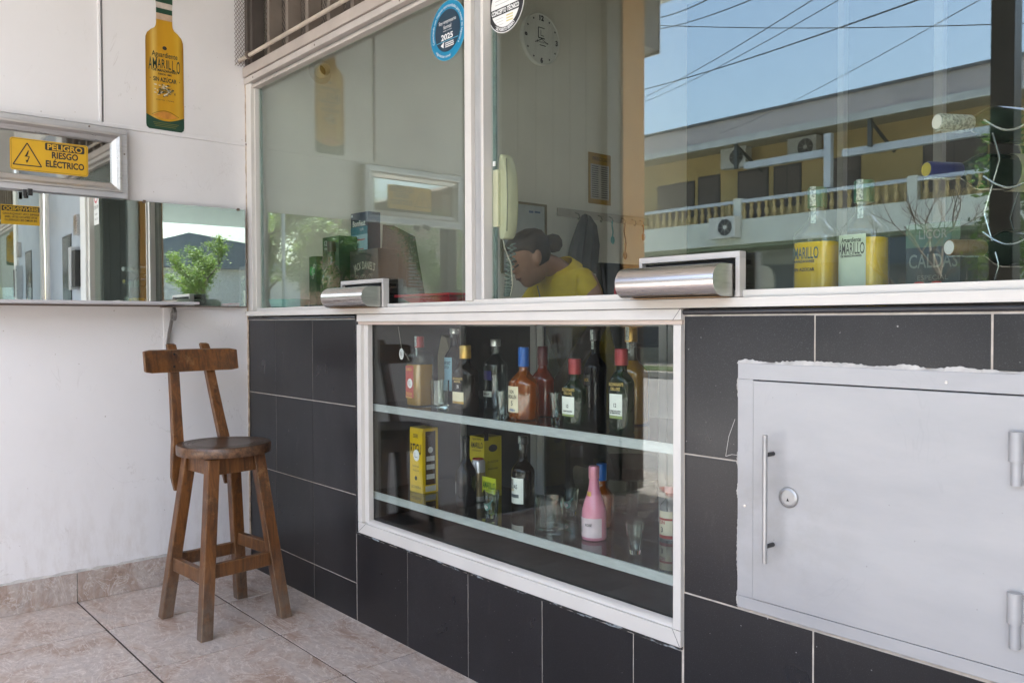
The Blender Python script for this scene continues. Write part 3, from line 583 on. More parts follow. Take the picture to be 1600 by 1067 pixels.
# ---- framed electrical panel with warning sign
eb = thing('electrical_panel', 'aluminium framed electrical panel cover on the white wall above the mirror', 'panel box', (.02, -.95, 1.60))
Y0, Y1, ZZ0, ZZ1 = -1.12, -.520, 1.602, 1.879
ALB = m_brushed('box_aluminium', (.55, .55, .56), .35, (1, .2, 3), .45)
for (a0, a1, c0, c1) in ((Y0, Y1, ZZ0, ZZ0+.022), (Y0, Y1, ZZ1-.022, ZZ1), (Y0, Y0+.022, ZZ0+.0222, ZZ1-.0222), (Y1-.022, Y1, ZZ0+.0222, ZZ1-.0222)): B().box(.0006, .045, a0, a1, c0, c1, .0015).done('outer_frame', ALB, eb)
pr = [(.046, .0225), (.050, .0225), (.050, .030), (.040, .040), (.034, .056), (.024, .060), (.024, .0225)]
def mould(y0, y1, z0, z1):
    # mitred half-round moulding, swept round the opening
    b = B(); rings = []
    for (yy, zz, sy, sz) in ((y0, z0, 1, 1), (y1, z0, -1, 1), (y1, z1, -1, -1), (y0, z1, 1, -1)): rings.append([(px, yy+sy*d, zz+sz*d) for px, d in pr])
    vs_ = [p for r_ in rings for p in r_]; k = len(pr); fs = []
    for i in range(4):
        j = (i+1) % 4
        for a in range(k): fs.append((i*k+a, i*k+(a+1) % k, j*k+(a+1) % k, j*k+a))
    b.raw(vs_, fs); return b.done('moulding', m_brushed('bright_moulding', (.62, .60, .58), .28, (1, .2, 3), .8), eb)
mould(Y0, Y1, ZZ0, ZZ1)
bx('glass', mat('dull_mirror_glass', (.46, .48, .47), .02, 1, .1, 4, rv=.015), eb, .018, .0235, Y0+.0575, Y1-.0575, ZZ0+.0575, ZZ1-.0575)
for y, z in ((Y1-.011, ZZ1-.10), (-.66, ZZ1-.008)): B().lathe([(.0035, 0), (.0035, .002), (.001, .003)], (.0452, y, z), 10, axis='x').done('screw', BROWNP, eb)
bx('latch', BLACK, eb, .046, .062, -.895, -.882, 1.575, 1.601, .002); bx('latch', BLACK, eb, .046, .058, -.878, -.862, 1.580, 1.606, .002)
ws = thing('warning_sign', 'yellow electrical hazard sign with black triangle on the panel cover', 'sign', (.026, -.79, 1.67))
def rrect(u0, u1, v0, v1, r_, n_=6):
    o = []
    for cx, cz, a0 in ((u1-r_, v1-r_, 0), (u0+r_, v1-r_, 90), (u0+r_, v0+r_, 180), (u1-r_, v0+r_, 270)):
        for i in range(n_+1): a = R(a0+90*i/n_); o.append((cx+r_*math.cos(a), cz+r_*math.sin(a)))
    return o
SY0, SY1, SZ0, SZ1 = -.929, -.661, 1.676, 1.797
B().prism(rrect(SY0, SY1, SZ0, SZ1, .010), 'x', .0238, .0255).done('plate', YEL, ws)
ring = rrect(SY0+.004, SY1-.004, SZ0+.004, SZ1-.004, .007); T(on_x(.0262)).line(ring+[ring[0]], .0011).done('border_line', BLACKP, ws)
cx, cz = -.872, 1.736
tri = [(cx-.0475, cz-.040), (cx+.0475, cz-.040), (cx, cz+.044)]; T(on_x(.0262)).line(tri+[tri[0]], .0042).done('triangle', BLACKP, ws)
T(on_x(.0262)).poly([(cx+.006, cz+.018), (cx-.010, cz-.008), (cx-.001, cz-.006), (cx+.003, cz+.004)]).line([(cx+.004, cz+.016), (cx-.006, cz-.006), (cx+.007, cz-.006), (cx-.001, cz-.026)], .0034).poly([(cx-.006, cz-.020), (cx+.004, cz-.020), (cx-.002, cz-.032)]).done('lightning_bolt', BLACKP, ws)
T(on_x(.0262)).poly(rrect(-.812, -.674, 1.762, 1.790, .006)).done('heading_band', BLACKP, ws); T(on_x(.0262)).put('RIESGO', -.743, 1.746, .0235, .092, fat=.0011).done('lettering', BLACKP, ws); T(on_x(.0262)).put('ELÉCTRICO', -.743, 1.7115, .0235, .135, fat=.0011).done('lettering', BLACKP, ws)
T(on_x(.0265)).put('PELIGRO', -.743, 1.776, .0205, .122, fat=.0007).done('lettering', YEL, ws)
# ---- bottle shaped sticker
bt = thing('bottle_sticker', 'tall bottle shaped advertising sticker high on the white wall, amber with green base', 'sticker', (.001, -.352, 1.908))
yc = -.3535; z0, z1 = 1.908, 2.462
hw = .0775
prof = [(.066, z0), (.0755, z0+.008), (hw, z0+.02), (hw, 2.262), (.0765, 2.284), (.070, 2.302), (.055, 2.318), (.040, 2.328), (.0345, 2.340), (.0330, 2.352), (.0330, 2.43), (.0345, 2.432), (.0345, z1)]
outl = [(yc+a, z) for a, z in prof] + [(yc-a, z) for a, z in reversed(prof)]
def clip(pr_, za, zb):
    o = []
    for (a, z), (a2, z2) in zip(pr_, pr_[1:]):
        if z2 < za or z > zb: continue
        for zz in (max(z, za), min(z2, zb)):
            aa = a + (a2-a)*((zz-z)/(z2-z) if z2 > z else 0); o.append((aa, zz))
    return o
def band(za, zb, x, m, nm, k=1.0, th=.0006):
    o = clip(prof, za, zb); pl = [(yc+a*k, z) for a, z in o] + [(yc-a*k, z) for a, z in reversed(o)]
    return B().prism(pl, 'x', x-th, x).done(nm, m, bt)
def m_amber():
    m, n, l, b_, o = newmat('printed_amber'); g_ = n.new('ShaderNodeNewGeometry'); s_ = n.new('ShaderNodeSeparateXYZ'); l.new(g_.outputs['Position'], s_.inputs[0])
    mr_ = n.new('ShaderNodeMapRange'); mr_.inputs[1].default_value = yc-hw; mr_.inputs[2].default_value = yc+hw; l.new(s_.outputs[1], mr_.inputs[0])
    c = ramp(n, l, mr_.outputs[0], [(0, (.30, .15, .01)), (.10, (.48, .25, .015)), (.2, (.66, .45, .10)), (.33, (.52, .27, .012)), (.72, (.56, .30, .012)), (.85, (.60, .36, .03)), (1, (.33, .16, .008))])
    c = mix(n, l, .5, c, ramp(n, l, noise(n, l, pos_node(n, l, (1, 6, 1)), 4, 4), [(.3, (.75, .7, .6)), (.7, (1, 1, 1))]), 'MULTIPLY')
    l.new(c, b_.inputs['Base Color']); b_.inputs['Roughness'].default_value = .4; return m
GREENP = mat('print_green', (.012, .055, .030), .4, 0, .15, 8)
band(1.968, 2.365, .0016, m_amber(), 'amber_print'); band(z0, 1.968, .0016, GREENP, 'base_print')
o = [(yc-hw+.001, 1.968)] + [(yc+hw*.99*math.cos(math.pi*(1-i/14)), 1.972-.030*math.sin(math.pi*i/14)) for i in range(15)] + [(yc+hw-.001, 1.968)]
B().prism([(yc-hw*.985, 1.976)] + [(yc-hw*.985+hw*1.97*i/16, 1.968-.022*math.sin(math.pi*i/16)) for i in range(17)] + [(yc+hw*.985, 1.976)], 'x', .0016, .0021).done('amber_print', m_amber(), bt)
t = T(on_x(.0025)); t.poly([(yc-hw*.7+hw*1.4*i/16, 1.963+.022*math.sin(math.pi*i/16)) for i in range(17)] + [(yc+hw*.6-hw*1.2*i/16, 1.963-.008*math.sin(math.pi*i/16)) for i in range(17)]); t.done('base_glow', mat('amber_glow_print', (.62, .26, .04), .4, 0, .35, 30), bt)
T(on_x(.0027)).line([(yc-.055+.11*i/14, 1.968+.020*math.sin(math.pi*i/14)) for i in range(15)], .0016).done('base_line', mat('dark_amber', (.10, .05, .01), .4), bt)
band(2.365, 2.391, .0016, mat('neck_print', (.55, .40, .28), .4, 0, .3, 30), 'neck_print'); band(2.391, 2.412, .0018, GREENP, 'neck_band'); band(2.412, 2.436, .0016, mat('neck_pale', (.60, .52, .45), .4, 0, .3, 40), 'neck_print'); band(2.436, z1, .0016, GREENP, 'cap_print')
T(on_x(.0024)).ell(yc, 2.249, .009, .008).done('emblem_dot', BLACKP, bt); t = T(on_x(.0024))
t.put('Aguardiente', yc, 2.221, .022, .105, fat=.0003).done('lettering', mat('print_dark_green', (.018, .045, .032), .45), bt); t = T(on_x(.0024))
for s_, x_, h_ in zip('AMARILLO', (-.0585, -.0405, -.0225, -.0055, .0085, .0200, .0350, .0555), (.052, .044, .038, .036, .036, .038, .044, .052)): t.put(s_, yc+x_, 2.1945-h_*.35+.002, h_, {'I': .0045, 'L': .0100, 'M': .0170}.get(s_, .0145), fat=.0005)
t.done('brand_lettering', mat('print_dark_green', (.018, .045, .032), .45), bt); t = T(on_x(.0024)); t.put('DE MANZANARES', yc, 2.1545, .0105, .098, fat=.0005).put('DESDE 1885', yc, 2.1395, .007, .055, fat=.0003).put('SIN AZÚCAR', yc, 2.117, .0175, .095, fat=.0006).ell(yc-.060, 2.117, .002, .002, 8).ell(yc+.060, 2.117, .002, .002, 8)
t.put('29%VOL / 750ML', yc, 2.032, .005, .075); t.done('lettering', mat('print_dark_green', (.018, .045, .032), .45), bt)
rg = random.Random(5); t = T(on_x(.0024)); t2 = T(on_x(.0028)); t3 = T(on_x(.0031))
for i in range(90):
    a, b_ = rg.gauss(0, .42), rg.gauss(0, .4)
    if abs(a) < 1 and abs(b_) < 1: (t, t2, t3)[i % 3].ell(yc+a*.044, 2.072+b_*.025, rg.uniform(.002, .007), rg.uniform(.0012, .0035), 7)
t.done('picture_print', mat('picture_dark', (.06, .055, .03), .5), bt); t2.done('picture_print', mat('picture_pale', (.62, .60, .50), .5), bt); t3.done('picture_print', mat('picture_olive', (.22, .17, .05), .5), bt)
t = T(on_x(.0022)); [t.rect(yc-.05+.004*j, yc+.055-.006*j, 1.935-.007*j, 1.9375-.007*j) for j in range(3)]; t.done('small_print', mat('olive_print', (.16, .15, .03), .5), bt)

# ================================================================== BAR STOOL
st = thing('bar_stool', 'worn brown wooden bar stool with low plank back, standing by the white wall', 'bar stool', (.558, -.346, 0))
cx, cy_ = .558, -.346
feet = {'a': (.735, -.492), 'b': (.700, -.178), 'c': (.383, -.212), 'd': (.408, -.515)}
def leg_pt(k, z):
    fx, fy = feet[k]; t = z/.62; tx, ty_ = cx+(fx-cx)*.56, cy_+(fy-cy_)*.56
    return Vector((fx+(tx-fx)*t, fy+(ty_-fy)*t, z))
for k in feet:
    b = B(); p, q = leg_pt(k, .0), leg_pt(k, .615); d = q-p
    s_ = .0215; n_ = []
    for c in (p, q):
        for sx, sy in ((-1, -1), (1, -1), (1, 1), (-1, 1)): n_.append((c.x+sx*s_, c.y+sy*s_, c.z))
    b.raw(n_, [(0, 1, 2, 3), (7, 6, 5, 4), (0, 4, 5, 1), (1, 5, 6, 2), (2, 6, 7, 3), (3, 7, 4, 0)])
    b.done('leg', WOOD, st, bev=.004)
def rail(k1, k2, z, h, th, nm, ins=.018):
    p, q = leg_pt(k1, z), leg_pt(k2, z); d = (q-p).normalized(); B().beam(p+d*ins, q-d*ins, th, h).done(nm, WOOD, st, bev=.0025)
rail('a', 'b', .225, .050, .022, 'stretcher'); rail('b', 'c', .255, .046, .022, 'stretcher'); rail('c', 'd', .215, .046, .022, 'stretcher'); rail('d', 'a', .205, .050, .022, 'stretcher')
for k1, k2 in ('ab', 'bc', 'cd', 'da'): rail(k1, k2, .587, .062, .022, 'apron')
def m_seat():
    m, n, l, b_, o = newmat('polished_seat_wood'); v = pos_node(n, l)
    c = ramp(n, l, noise(n, l, pos_node(n, l, (3, 14, 3)), 3, 7, .65), [(.3, (.030, .016, .010)), (.7, (.070, .036, .020))])
    wr = ramp(n, l, noise(n, l, v, 22, 8, .75), [(.6, (0, 0, 0)), (.7, (1, 1, 1))]); c = mix(n, l, math_(n, l, 'MULTIPLY', wr, .5), c, (.20, .10, .05)); gz = n.new('ShaderNodeNewGeometry'); sz = n.new('ShaderNodeSeparateXYZ'); l.new(gz.outputs['Normal'], sz.inputs[0]); rim = ramp(n, l, sz.outputs[2], [(.3, (1, 1, 1)), (.7, (0, 0, 0))]); c = mix(n, l, math_(n, l, 'MULTIPLY', rim, ramp(n, l, noise(n, l, v, 40, 7, .75), [(.42, (.1, .1, .1)), (.6, (1, 1, 1))])), c, (.17, .088, .045))
    l.new(c, b_.inputs['Base Color']); b_.inputs['Roughness'].default_value = .32; bump(n, l, b_, noise(n, l, v, 30, 5), .08, .001); return m
pf = [(.160, .620), (.1665, .6205), (.1675, .622), (.1685, .640), (.1675, .6525), (.1650, .6560), (.1610, .657), (.150, .657)]
for r_ in (.142, .128, .112): pf += [(r_+.0016, .6565), (r_, .6548), (r_-.0016, .6562)]
pf += [(.08, .6545), (.03, .6535), (.002, .6535)]
B().lathe(pf, (cx+.004, cy_, 0), 48).done('seat', m_seat(), st, True)
def upright(pts, nm):
    b = B(); rr = []
    for (x, y, z, w_, d) in pts: rr.append([(x-d/2, y-w_/2, z), (x+d/2, y-w_/2, z), (x+d/2, y+w_/2, z), (x-d/2, y+w_/2, z)])
    b.rings(rr); return b.done(nm, WOOD, st, bev=.003)
upright([(.410, -.470, .47, .018, .014), (.405, -.470, .52, .036, .022), (.408, -.466, .60, .040, .030), (.405, -.462, .655, .040, .030), (.375, -.456, .76, .038, .028), (.340, -.450, .90, .037, .026), (.318, -.448, .995, .036, .024), (.306, -.448, 1.018, .034, .022), (.300, -.448, 1.022, .022, .012)], 'back_upright')
upright([(.395, -.270, .47, .018, .014), (.398, -.272, .52, .036, .022), (.398, -.276, .60, .040, .030), (.395, -.280, .655, .040, .030), (.358, -.288, .76, .038, .028), (.310, -.298, .90, .037, .026), (.284, -.304, .995, .036, .024), (.270, -.306, 1.018, .034, .022), (.264, -.306, 1.022, .022, .012)], 'back_upright')
b = B(); N = 14; fr_, bk_ = [], []
ringz = []
for i in range(N+1):
    t = i/N; y = -.570+.378*t; x = .348-.052*t+.020*((2*t-1)**2); e0 = .0 if 0 < i < N else .005
    ringz.append([(x+.004, y, .916+e0), (x+.026, y, .913+e0), (x+.010, y, .998-e0), (x-.012, y, 1.000-e0)])
b.rings(ringz); b.done('back_board', WOOD, st, bev=.003)
for y, x in ((-.456, .357), (-.452, .348), (-.304, .326), (-.308, .317)):
    z = .935 if x in (.357, .326) else .982; B().lathe([(.0042, 0), (.0042, .003), (.0015, .0035)], (x+.006, y, z), 10, axis='x').done('bolt', RUBBER, st)

# ================================================================== METAL HATCH
ht = thing('metal_hatch', 'silver painted steel hatch door with lock and bar handle in the tiled wall', 'hatch', (2.85, 0, .472))
HX1 = 3.172
fy = -.010
for (a, b_, c, d) in ((2.561, HX1, .975, 1.009), (2.561, HX1, .475, .5005), (2.561, 2.5995, .5007, .9748), (3.137, HX1, .5007, .9748)): B().box(a, b_, fy, .05, c, d, .001).done('frame', SILVER, ht)
bx('gap_backing', RUBBER, ht, 2.5995, 3.137, .006, .02, .5007, .9748)
dp = B().box(2.6015, 3.1352, -.0135, .004, .5025, .9725, .0015).done('door_panel', SILVER, ht)
B().tube([(2.6505, -.045, .596), (2.6505, -.045, .864)], .0052, 14).done('handle_bar', mat('handle_grey', (.42, .42, .42), .38, .6), dp, True)
for z in (.630, .822): B().tube([(2.6505, -.045, z), (2.6505, -.013, z)], .0045, 10).done('handle_post', mat('dark_bolt', (.06, .06, .06), .5, .5), dp, True)
lk = B().lathe([(.0215, 0), (.0215, -.003), (.019, -.0055), (.0155, -.006), (.0150, -.0035), (.004, -.0035)], (2.6865, -.0136, .735), 32, axis='y').done('lock', mat('lock_nickel', (.42, .42, .42), .4, .7), dp, True)
T(on_y(-.0178)).poly([(2.6835, .7275), (2.6895, .7275), (2.6865, .7345)]).done('key_slot', RUBBER, lk)
for z0_, z1_ in ((.822, .913), (.546, .641)):
    h_ = B().tube([(3.112, -.021, (z0_+z1_)/2-.0045), (3.112, -.021, z1_)], .0115, 16).done('hinge', SILVER, ht, True); B().tube([(3.1125, -.0205, z0_), (3.1125, -.0205, (z0_+z1_)/2-.005)], .0085, 16).done('hinge_pin', SILVER, h_, True)
    bx('hinge_leaf', SILVER, h_, 3.102, 3.16, -.0165, -.0137, z0_+.01, z1_-.008)
for x, z in ((2.995, .99), (2.58, .7)): B().lathe([(.0028, 0), (.0028, -.0015)], (x, fy-.0001, z), 10, axis='y').done('rivet', STEEL, ht)
def ragged(P0, P1, inn, out, n_, nrm, y0=-.0075):
    a, b_ = [], []
    for i in range(n_+1):
        t = i/n_; x, z = P0[0]+(P1[0]-P0[0])*t, P0[1]+(P1[1]-P0[1])*t
        a.append((x-nrm[0]*inn, z-nrm[1]*inn)); w_ = out*(.62+.25*math.sin(i*.21+2*math.sin(i*.083))+rng.uniform(-.14, .16)); b_.append((x+nrm[0]*w_, z+nrm[1]*w_))
    vs_ = [(p[0], y0, p[1]) for p in a] + [(p[0], y0+.0055, p[1]) for p in b_]
    o = B().raw(vs_, [(i, i+1, n_+1+i+1, n_+1+i) for i in range(n_)]).done('mortar_smear', MORTAR, ht); return o
ragged((2.561, .475), (2.561, 1.009), .0008, .0085, 150, (-1, 0)); ragged((2.557, 1.009), (HX1, 1.009), .0008, .0105, 120, (0, 1)); ragged((2.557, .475), (HX1, .475), .0008, .0070, 150, (0, -1))

# ================================================================== STEEL PASS-THROUGH DRAWERS
def drawer(x0, x1, label):
    d = thing('cash_drawer', label, 'cash drawer', ((x0+x1)/2, 0, 1.153), 'steel pass through drawers')
    # frame standing in the glass
    for (a, b_, c, e) in ((x0+.008, x1+.010, 1.2395, 1.2535), (x1-.001, x1+.010, 1.1535, 1.2393), (x0+.008, x0+.018, 1.1535, 1.2393)): B().box(a, b_, -.012, .012, c, e, .0012).done('frame', mat('drawer_frame', (.60, .575, .55), .4, .3), d)
    # half round tray nose
    pr_ = [(-.010, 1.1545)]
    for i in range(15): a = R(-90+180*i/14) ; pr_.append((-.055-.036*math.cos(a), 1.1905+.036*math.sin(a)))
    pr_ += [(-.010, 1.2265)]
    b = B(); n_ = len(pr_)
    for x in (x0, x1-.004): b._add([(x, y, z) for y, z in pr_], [])
    vv = list(b.bm.verts); 
    for i in range(n_-1): b.bm.faces.new((vv[i], vv[i+1], vv[n_+i+1], vv[n_+i]))
    b.done('tray_shell', STEEL, d, True)
    for nm, x in (('end_plate', x0+.0005), ('end_plate', x1-.0085)): B().prism([(y*.985-.0006, 1.1905+(z-1.1905)*.985) for y, z in pr_], 'x', x, x+.0035).done(nm, m_brushed('end_steel', (.50, .49, .44), .30, (1, .3, 4)), d)
    bx('opening', RUBBER, d, x0+.0205, x1-.0022, .0, .028, 1.2275, 1.2373)
    bx('rust_line', mat('rust_stain', (.34, .20, .09), .8, 0, .4, 30), d, x0+.03, x1-.01, -.070, -.02, 1.1527, 1.1540)
    return d
drawer(.838, 1.128, 'small brushed steel pass through drawer below the left window pane')
drawer(2.275, 2.556, 'large brushed steel pass through drawer on the sill right of the clerk')
# ================================================================== BOTTLES
CLEARG = glass('clear_bottle_glass', (.93, .95, .94), .05, .006)
TUMBG = real_glass('tumbler_glass')
SEAL = mat('paper_seal', (.50, .56, .52), .5, 0, .8, 160, c2=(.14, .18, .2), thresh=(.4, .62))
LABW = mat('label_paper', (.76, .78, .70), .55, 0, .06, 30); LABC = mat('label_cream', (.76, .68, .48), .55, 0, .08, 30)
GOLD = mat('gold_foil', (.58, .36, .10), .32, .55, .15, 40); REDC = mat('red_foil', (.30, .035, .035), .38, .25, .2, 40); SILC = mat('silver_cap', (.62, .63, .62), .3, .8, .1, 40)
GOLDP = mat('gold_print', (.50, .36, .12), .4, .3, .05, 40)
DGREEN = mat('dark_green_glass', (.006, .016, .006), .06, 0, .3, 30, rv=.02, spec=.35); DBROWN = mat('dark_brown_glass', (.009, .006, .004), .06, 0, .3, 30, rv=.02, spec=.35); BLACKG = mat('black_glass', (.004, .004, .005), .05, 0, .3, 30, rv=.02, spec=.28)
AMBERL = glass('amber_spirit', (.60, .20, .03), .07, diff=(.34, .085, .008), dfac=.5); GOLDL = glass('gold_spirit', (.80, .50, .08), .05, diff=(.50, .27, .02), dfac=.6)
REDL = glass('red_spirit', (.45, .09, .03), .05, diff=(.22, .035, .012), dfac=.65); YELL = glass('yellow_spirit', (.92, .66, .06), .05, diff=(.93, .58, .008), dfac=.92)
def prof_bottle(h, r, body, sh_h, nr, lip=0):
    """standing bottle outline: heel, straight body, rounded shoulder, neck"""
    p = [(r*.80, 0), (r*.95, h*.008), (r, h*.03)]; p += [(r, h*body)]
    for i in range(1, 9):
        t = i/8; p.append((nr+(r-nr)*(math.cos(t*math.pi)+1)/2 if sh_h > .12 else nr+(r-nr)*math.sqrt(max(0, 1-t*t)), h*(body+sh_h*t)))
    p.append((nr, h*.985)); return p
def bottle(label, x, y, z, h, w, glassm, capm, cap=.12, body=.55, sh=.16, nr=.013, e=2.0, flat=1.0, labels=(), texts=(), fill=None, fillm=None, seal=False, rz=0, group=None, capr=1.25, tags=()):
    t = thing('bottle', label, 'bottle', (x, y, z), group, rz)
    r_ = w/2; pr_ = prof_bottle(h, r_, body, sh, nr)
    kb = dict(local=True)
    def cs(th, rr, k=1.0):
        ct, s_ = math.cos(th), math.sin(th); q = (abs(ct)**e+abs(s_)**e)**(-1/e); return rr*ct*q*k, rr*flat*s_*q*k
    def lath(p, nm, m, parent=t, k=1.0, blend=True):
        b = B(); rings = []
        for rr, zz in p:
            f = min(1, max(0, (rr-nr)/(max(r_-nr, 1e-5)))) if blend else 0   # neck stays round
            ring = []
            for i in range(36):
                th = 2*math.pi*i/36; ax, ay = cs(th, rr); bx_, by = rr*math.cos(th), rr*math.sin(th); ring.append(((ax*f+bx_*(1-f))*k, (ay*f+by*(1-f))*k, zz))
            rings.append(ring)
        b.rings(rings); return b.done(nm, m, parent, True, local=True)
    bd = lath(pr_, 'glass_body', glassm)
    if fill:
        fp_ = []
        zl = h*fill
        for (ra, za), (rb, zb) in zip(pr_, pr_[1:]):
            if za > zl: break
            fp_.append((ra*.955, max(za, .004)))
            if zb > zl: fp_.append(((ra+(rb-ra)*(zl-za)/(zb-za))*.955, zl))
        lath(fp_, 'liquid', fillm, bd)
    if capm:
        c0 = h*(1-cap); cr = nr*capr
        cp = lath([(cr*.97, c0), (cr, c0+.002), (cr, h-.003), (cr*.93, h)], 'cap', capm, blend=False)
        b = B(); b.lathe([(cr*1.012, c0+(h-c0)*.30), (cr*1.02, c0+(h-c0)*.31), (cr*1.012, c0+(h-c0)*.32)], (0, 0, 0), 24, closed=False); b.done('cap_ridge', capm, cp, True, local=True)
        if seal:
            b = B(); vs_ = []
            for k_ in range(7): 
                zz = h*(1-cap*1.75)+(h*cap*1.75+.001)*k_/6; rr = (cr if zz > c0 else nr)*1.04
                for a in (-1.9, -1.55, -1.2): vs_.append((rr*math.cos(a), rr*math.sin(a), zz))
            b.raw(vs_, [(3*i+j, 3*i+j+1, 3*i+j+4, 3*i+j+3) for i in range(6) for j in range(2)]); b.done('tax_seal', SEAL, t, True, local=True)
    def srf(k, a0=0):
        return lambda u, v: (*cs(-math.pi/2+a0+u/r_, r_, k), v)
    for (nm, m, u0, u1, v0, v1, k) in labels:
        b = B(); n_ = 12; f = srf(k); vs_ = [(*f(u0*r_+(u1-u0)*r_*i/n_, v)[:2], v) for v in (v0*h, v1*h) for i in range(n_+1)]
        b.raw(vs_, [(i, i+1, n_+2+i, n_+1+i) for i in range(n_)]); b.done(nm, m, t, True, local=True)
    for (s_, m, u, v, hh, wd) in texts:
        T(srf(1.028)).put(s_, u*r_, v*h, hh, wd, fat=.0003).b.done('lettering', m, t, norm=False, local=True)
    for (u, v, rr) in tags:
        b = T(srf(1.06)); b.ell(u*r_, v*h, rr*.82, rr, 24); b.b.done('price_tag', WHITEP, t, norm=False, local=True)
        q = T(srf(1.075)); d_ = rr*.42; q.line([(u*r_-d_, v*h+d_), (u*r_-d_, v*h-d_*.6), (u*r_+d_, v*h-d_*.6)], .0012).line([(u*r_-d_, v*h+d_), (u*r_+d_*.3, v*h+d_)], .0012).line([(u*r_+d_*.5, v*h+d_*.5), (u*r_-d_*.2, v*h+d_*.5), (u*r_-d_*.2, v*h-d_*.1), (u*r_+d_*.5, v*h-d_*.1)], .0010).line([(u*r_-d_, v*h-d_*1.2), (u*r_+d_, v*h-d_*1.2)], .0009); q.b.done('tag_logo', BLACKP, t, norm=False, local=True)
    return t
S1, S2 = .8062, .4872
VR = mat('tequila_red', (.42, .06, .05), .5, 0, .1, 40); BLUEL = mat('pale_blue_label', (.34, .58, .66), .5); CAPB = mat('blue_cap', (.012, .10, .36), .35, 0, .15, 40); MARO = mat('maroon_cap', (.10, .018, .02), .35, 0, .2, 40)
OCH = mat('ochre_print', (.62, .40, .10), .5)
# upper shelf, left to right
bottle('golden tequila bottle with red arched label at the left end of the upper shelf', 1.171, .115, S1, .245, .088, CLEARG, REDC, .16, .70, .10, .0135, 5, .85, labels=[('label', VR, -.80, .35, .12, .58, 1.01)], texts=[('OLMECA', OCH, -.22, .53, .010, .034), ('TEQUILA', OCH, -.22, .18, .010, .036), ('REPOSADO', OCH, -.22, .13, .006, .034)], fill=.60, fillm=GOLDL, seal=True, tags=[(-.05, .33, .017)])
bottle('dark bottle with pale blue whisky label behind the tumbler on the upper shelf', 1.198, .250, S1, .272, .074, BLACKG, SILC, .07, .60, .18, .014, 2, 1, labels=[('label', BLUEL, -.75, .65, .18, .62, 1.01)], texts=[('PASSPORT', BLACKP, -.05, .545, .012, .042), ('SCOTCH', BLACKP, -.05, .49, .010, .028)], seal=True)
bottle('squat dark brown whisky bottle with gold cap and cream label on the upper shelf', 1.428, .120, S1, .218, .104, DBROWN, GOLD, .20, .56, .20, .0155, 2.6, .62, labels=[('label', LABC, -.62, .52, .16, .30, 1.015), ('label_stripe', GOLD, -.62, .52, .125, .158, 1.015)], texts=[("BUCHANAN'S", GOLDP, -.05, .50, .0085, .050), ('MASTER', GOLDP, -.05, .455, .006, .034), ('75', WHITEP, .0, .38, .010, .010)])
bottle('clear round shouldered vodka bottle with silver cap and round badge on the upper shelf', 1.428, .250, S1, .236, .083, CLEARG, SILC, .10, .62, .18, .014, 2, 1, labels=[('label', LABW, -.60, .55, .18, .26, 1.012), ('label', mat('violet_print', (.06, .05, .20), .5), -.6, .5, .42, .55, .96)], texts=[('ABSOLUT', BLACKP, 0, .22, .006, .03)], fill=.5, fillm=glass('clear_spirit', (.86, .90, .90), .03, .02))
bottle('amber rum bottle with blue cap and cream label numbered 5 on the upper shelf', 1.722, .115, S1, .218, .104, AMBERL, CAPB, .27, .48, .22, .0135, 2.4, .70, labels=[('label', LABC, -.78, .28, .10, .46, 1.02)], texts=[('RON', BLACKP, -.28, .385, .010, .020), ('MEDELLÍN', BLACKP, -.25, .315, .010, .040), ('5', BLACKP, -.25, .225, .014, .008), ('AÑEJO', CAPB, -.25, .13, .006, .03)])
bottle('dark red rum bottle with maroon cap behind the blue capped one', 1.695, .220, S1, .218, .080, REDL, MARO, .27, .50, .22, .013, 2.4, .75)
bottle('short dark green whisky bottle with red cap in the middle of the upper shelf', 1.944, .110, S1, .190, .084, DGREEN, REDC, .23, .52, .20, .0145, 2.6, .62, labels=[('label', LABW, -.66, .50, .18, .44, 1.015), ('label_stripe', mat('olive_strip', (.28, .34, .12), .5), -.66, .50, .15, .178, 1.015)], texts=[("BUCHANAN'S", GOLDP, -.05, .545, .0085, .048), ('DELUXE', GOLDP, -.05, .49, .0075, .030), ('12', BLACKP, -.08, .30, .009, .009), ('EL EXCESO DE ALCOHOL', BLACKP, -.08, .225, .0034, .036)])
bottle('tall slim black bottle with paper seal behind the dark green whisky bottle', 1.911, .230, S1, .270, .066, BLACKG, BLACK, .12, .58, .18, .0125, 2, 1, seal=True, labels=[('label', mat('dark_label', (.03, .025, .02), .4), -.9, .3, .40, .52, 1.012)], texts=[('BLACK', OCH, -.3, .46, .008, .03)])
bottle('tall whisky bottle with red cap and white label, at right end of the upper shelf', 2.119, .110, S1, .222, .076, DGREEN, REDC, .20, .58, .18, .0145, 2.6, .62, labels=[('label', LABW, -.62, .55, .20, .46, 1.015), ('label_stripe', mat('olive_strip', (.28, .34, .12), .5), -.62, .55, .165, .198, 1.015)], texts=[("BUCHANAN'S", GOLDP, -.03, .575, .0090, .050), ('DELUXE', GOLDP, -.03, .52, .0080, .032), ('12', BLACKP, -.05, .325, .010, .009), ('EL EXCESO DE ALCOHOL', BLACKP, -.05, .255, .0036, .038), ('ES PERJUDICIAL', BLACKP, -.05, .23, .0036, .036)])
bottle('tall clear bottle of golden spirit with gold cap behind the right whisky bottle', 2.024, .260, S1, .278, .099, CLEARG, GOLD, .15, .52, .20, .0145, 4, .7, fill=.66, fillm=GOLDL, seal=True)
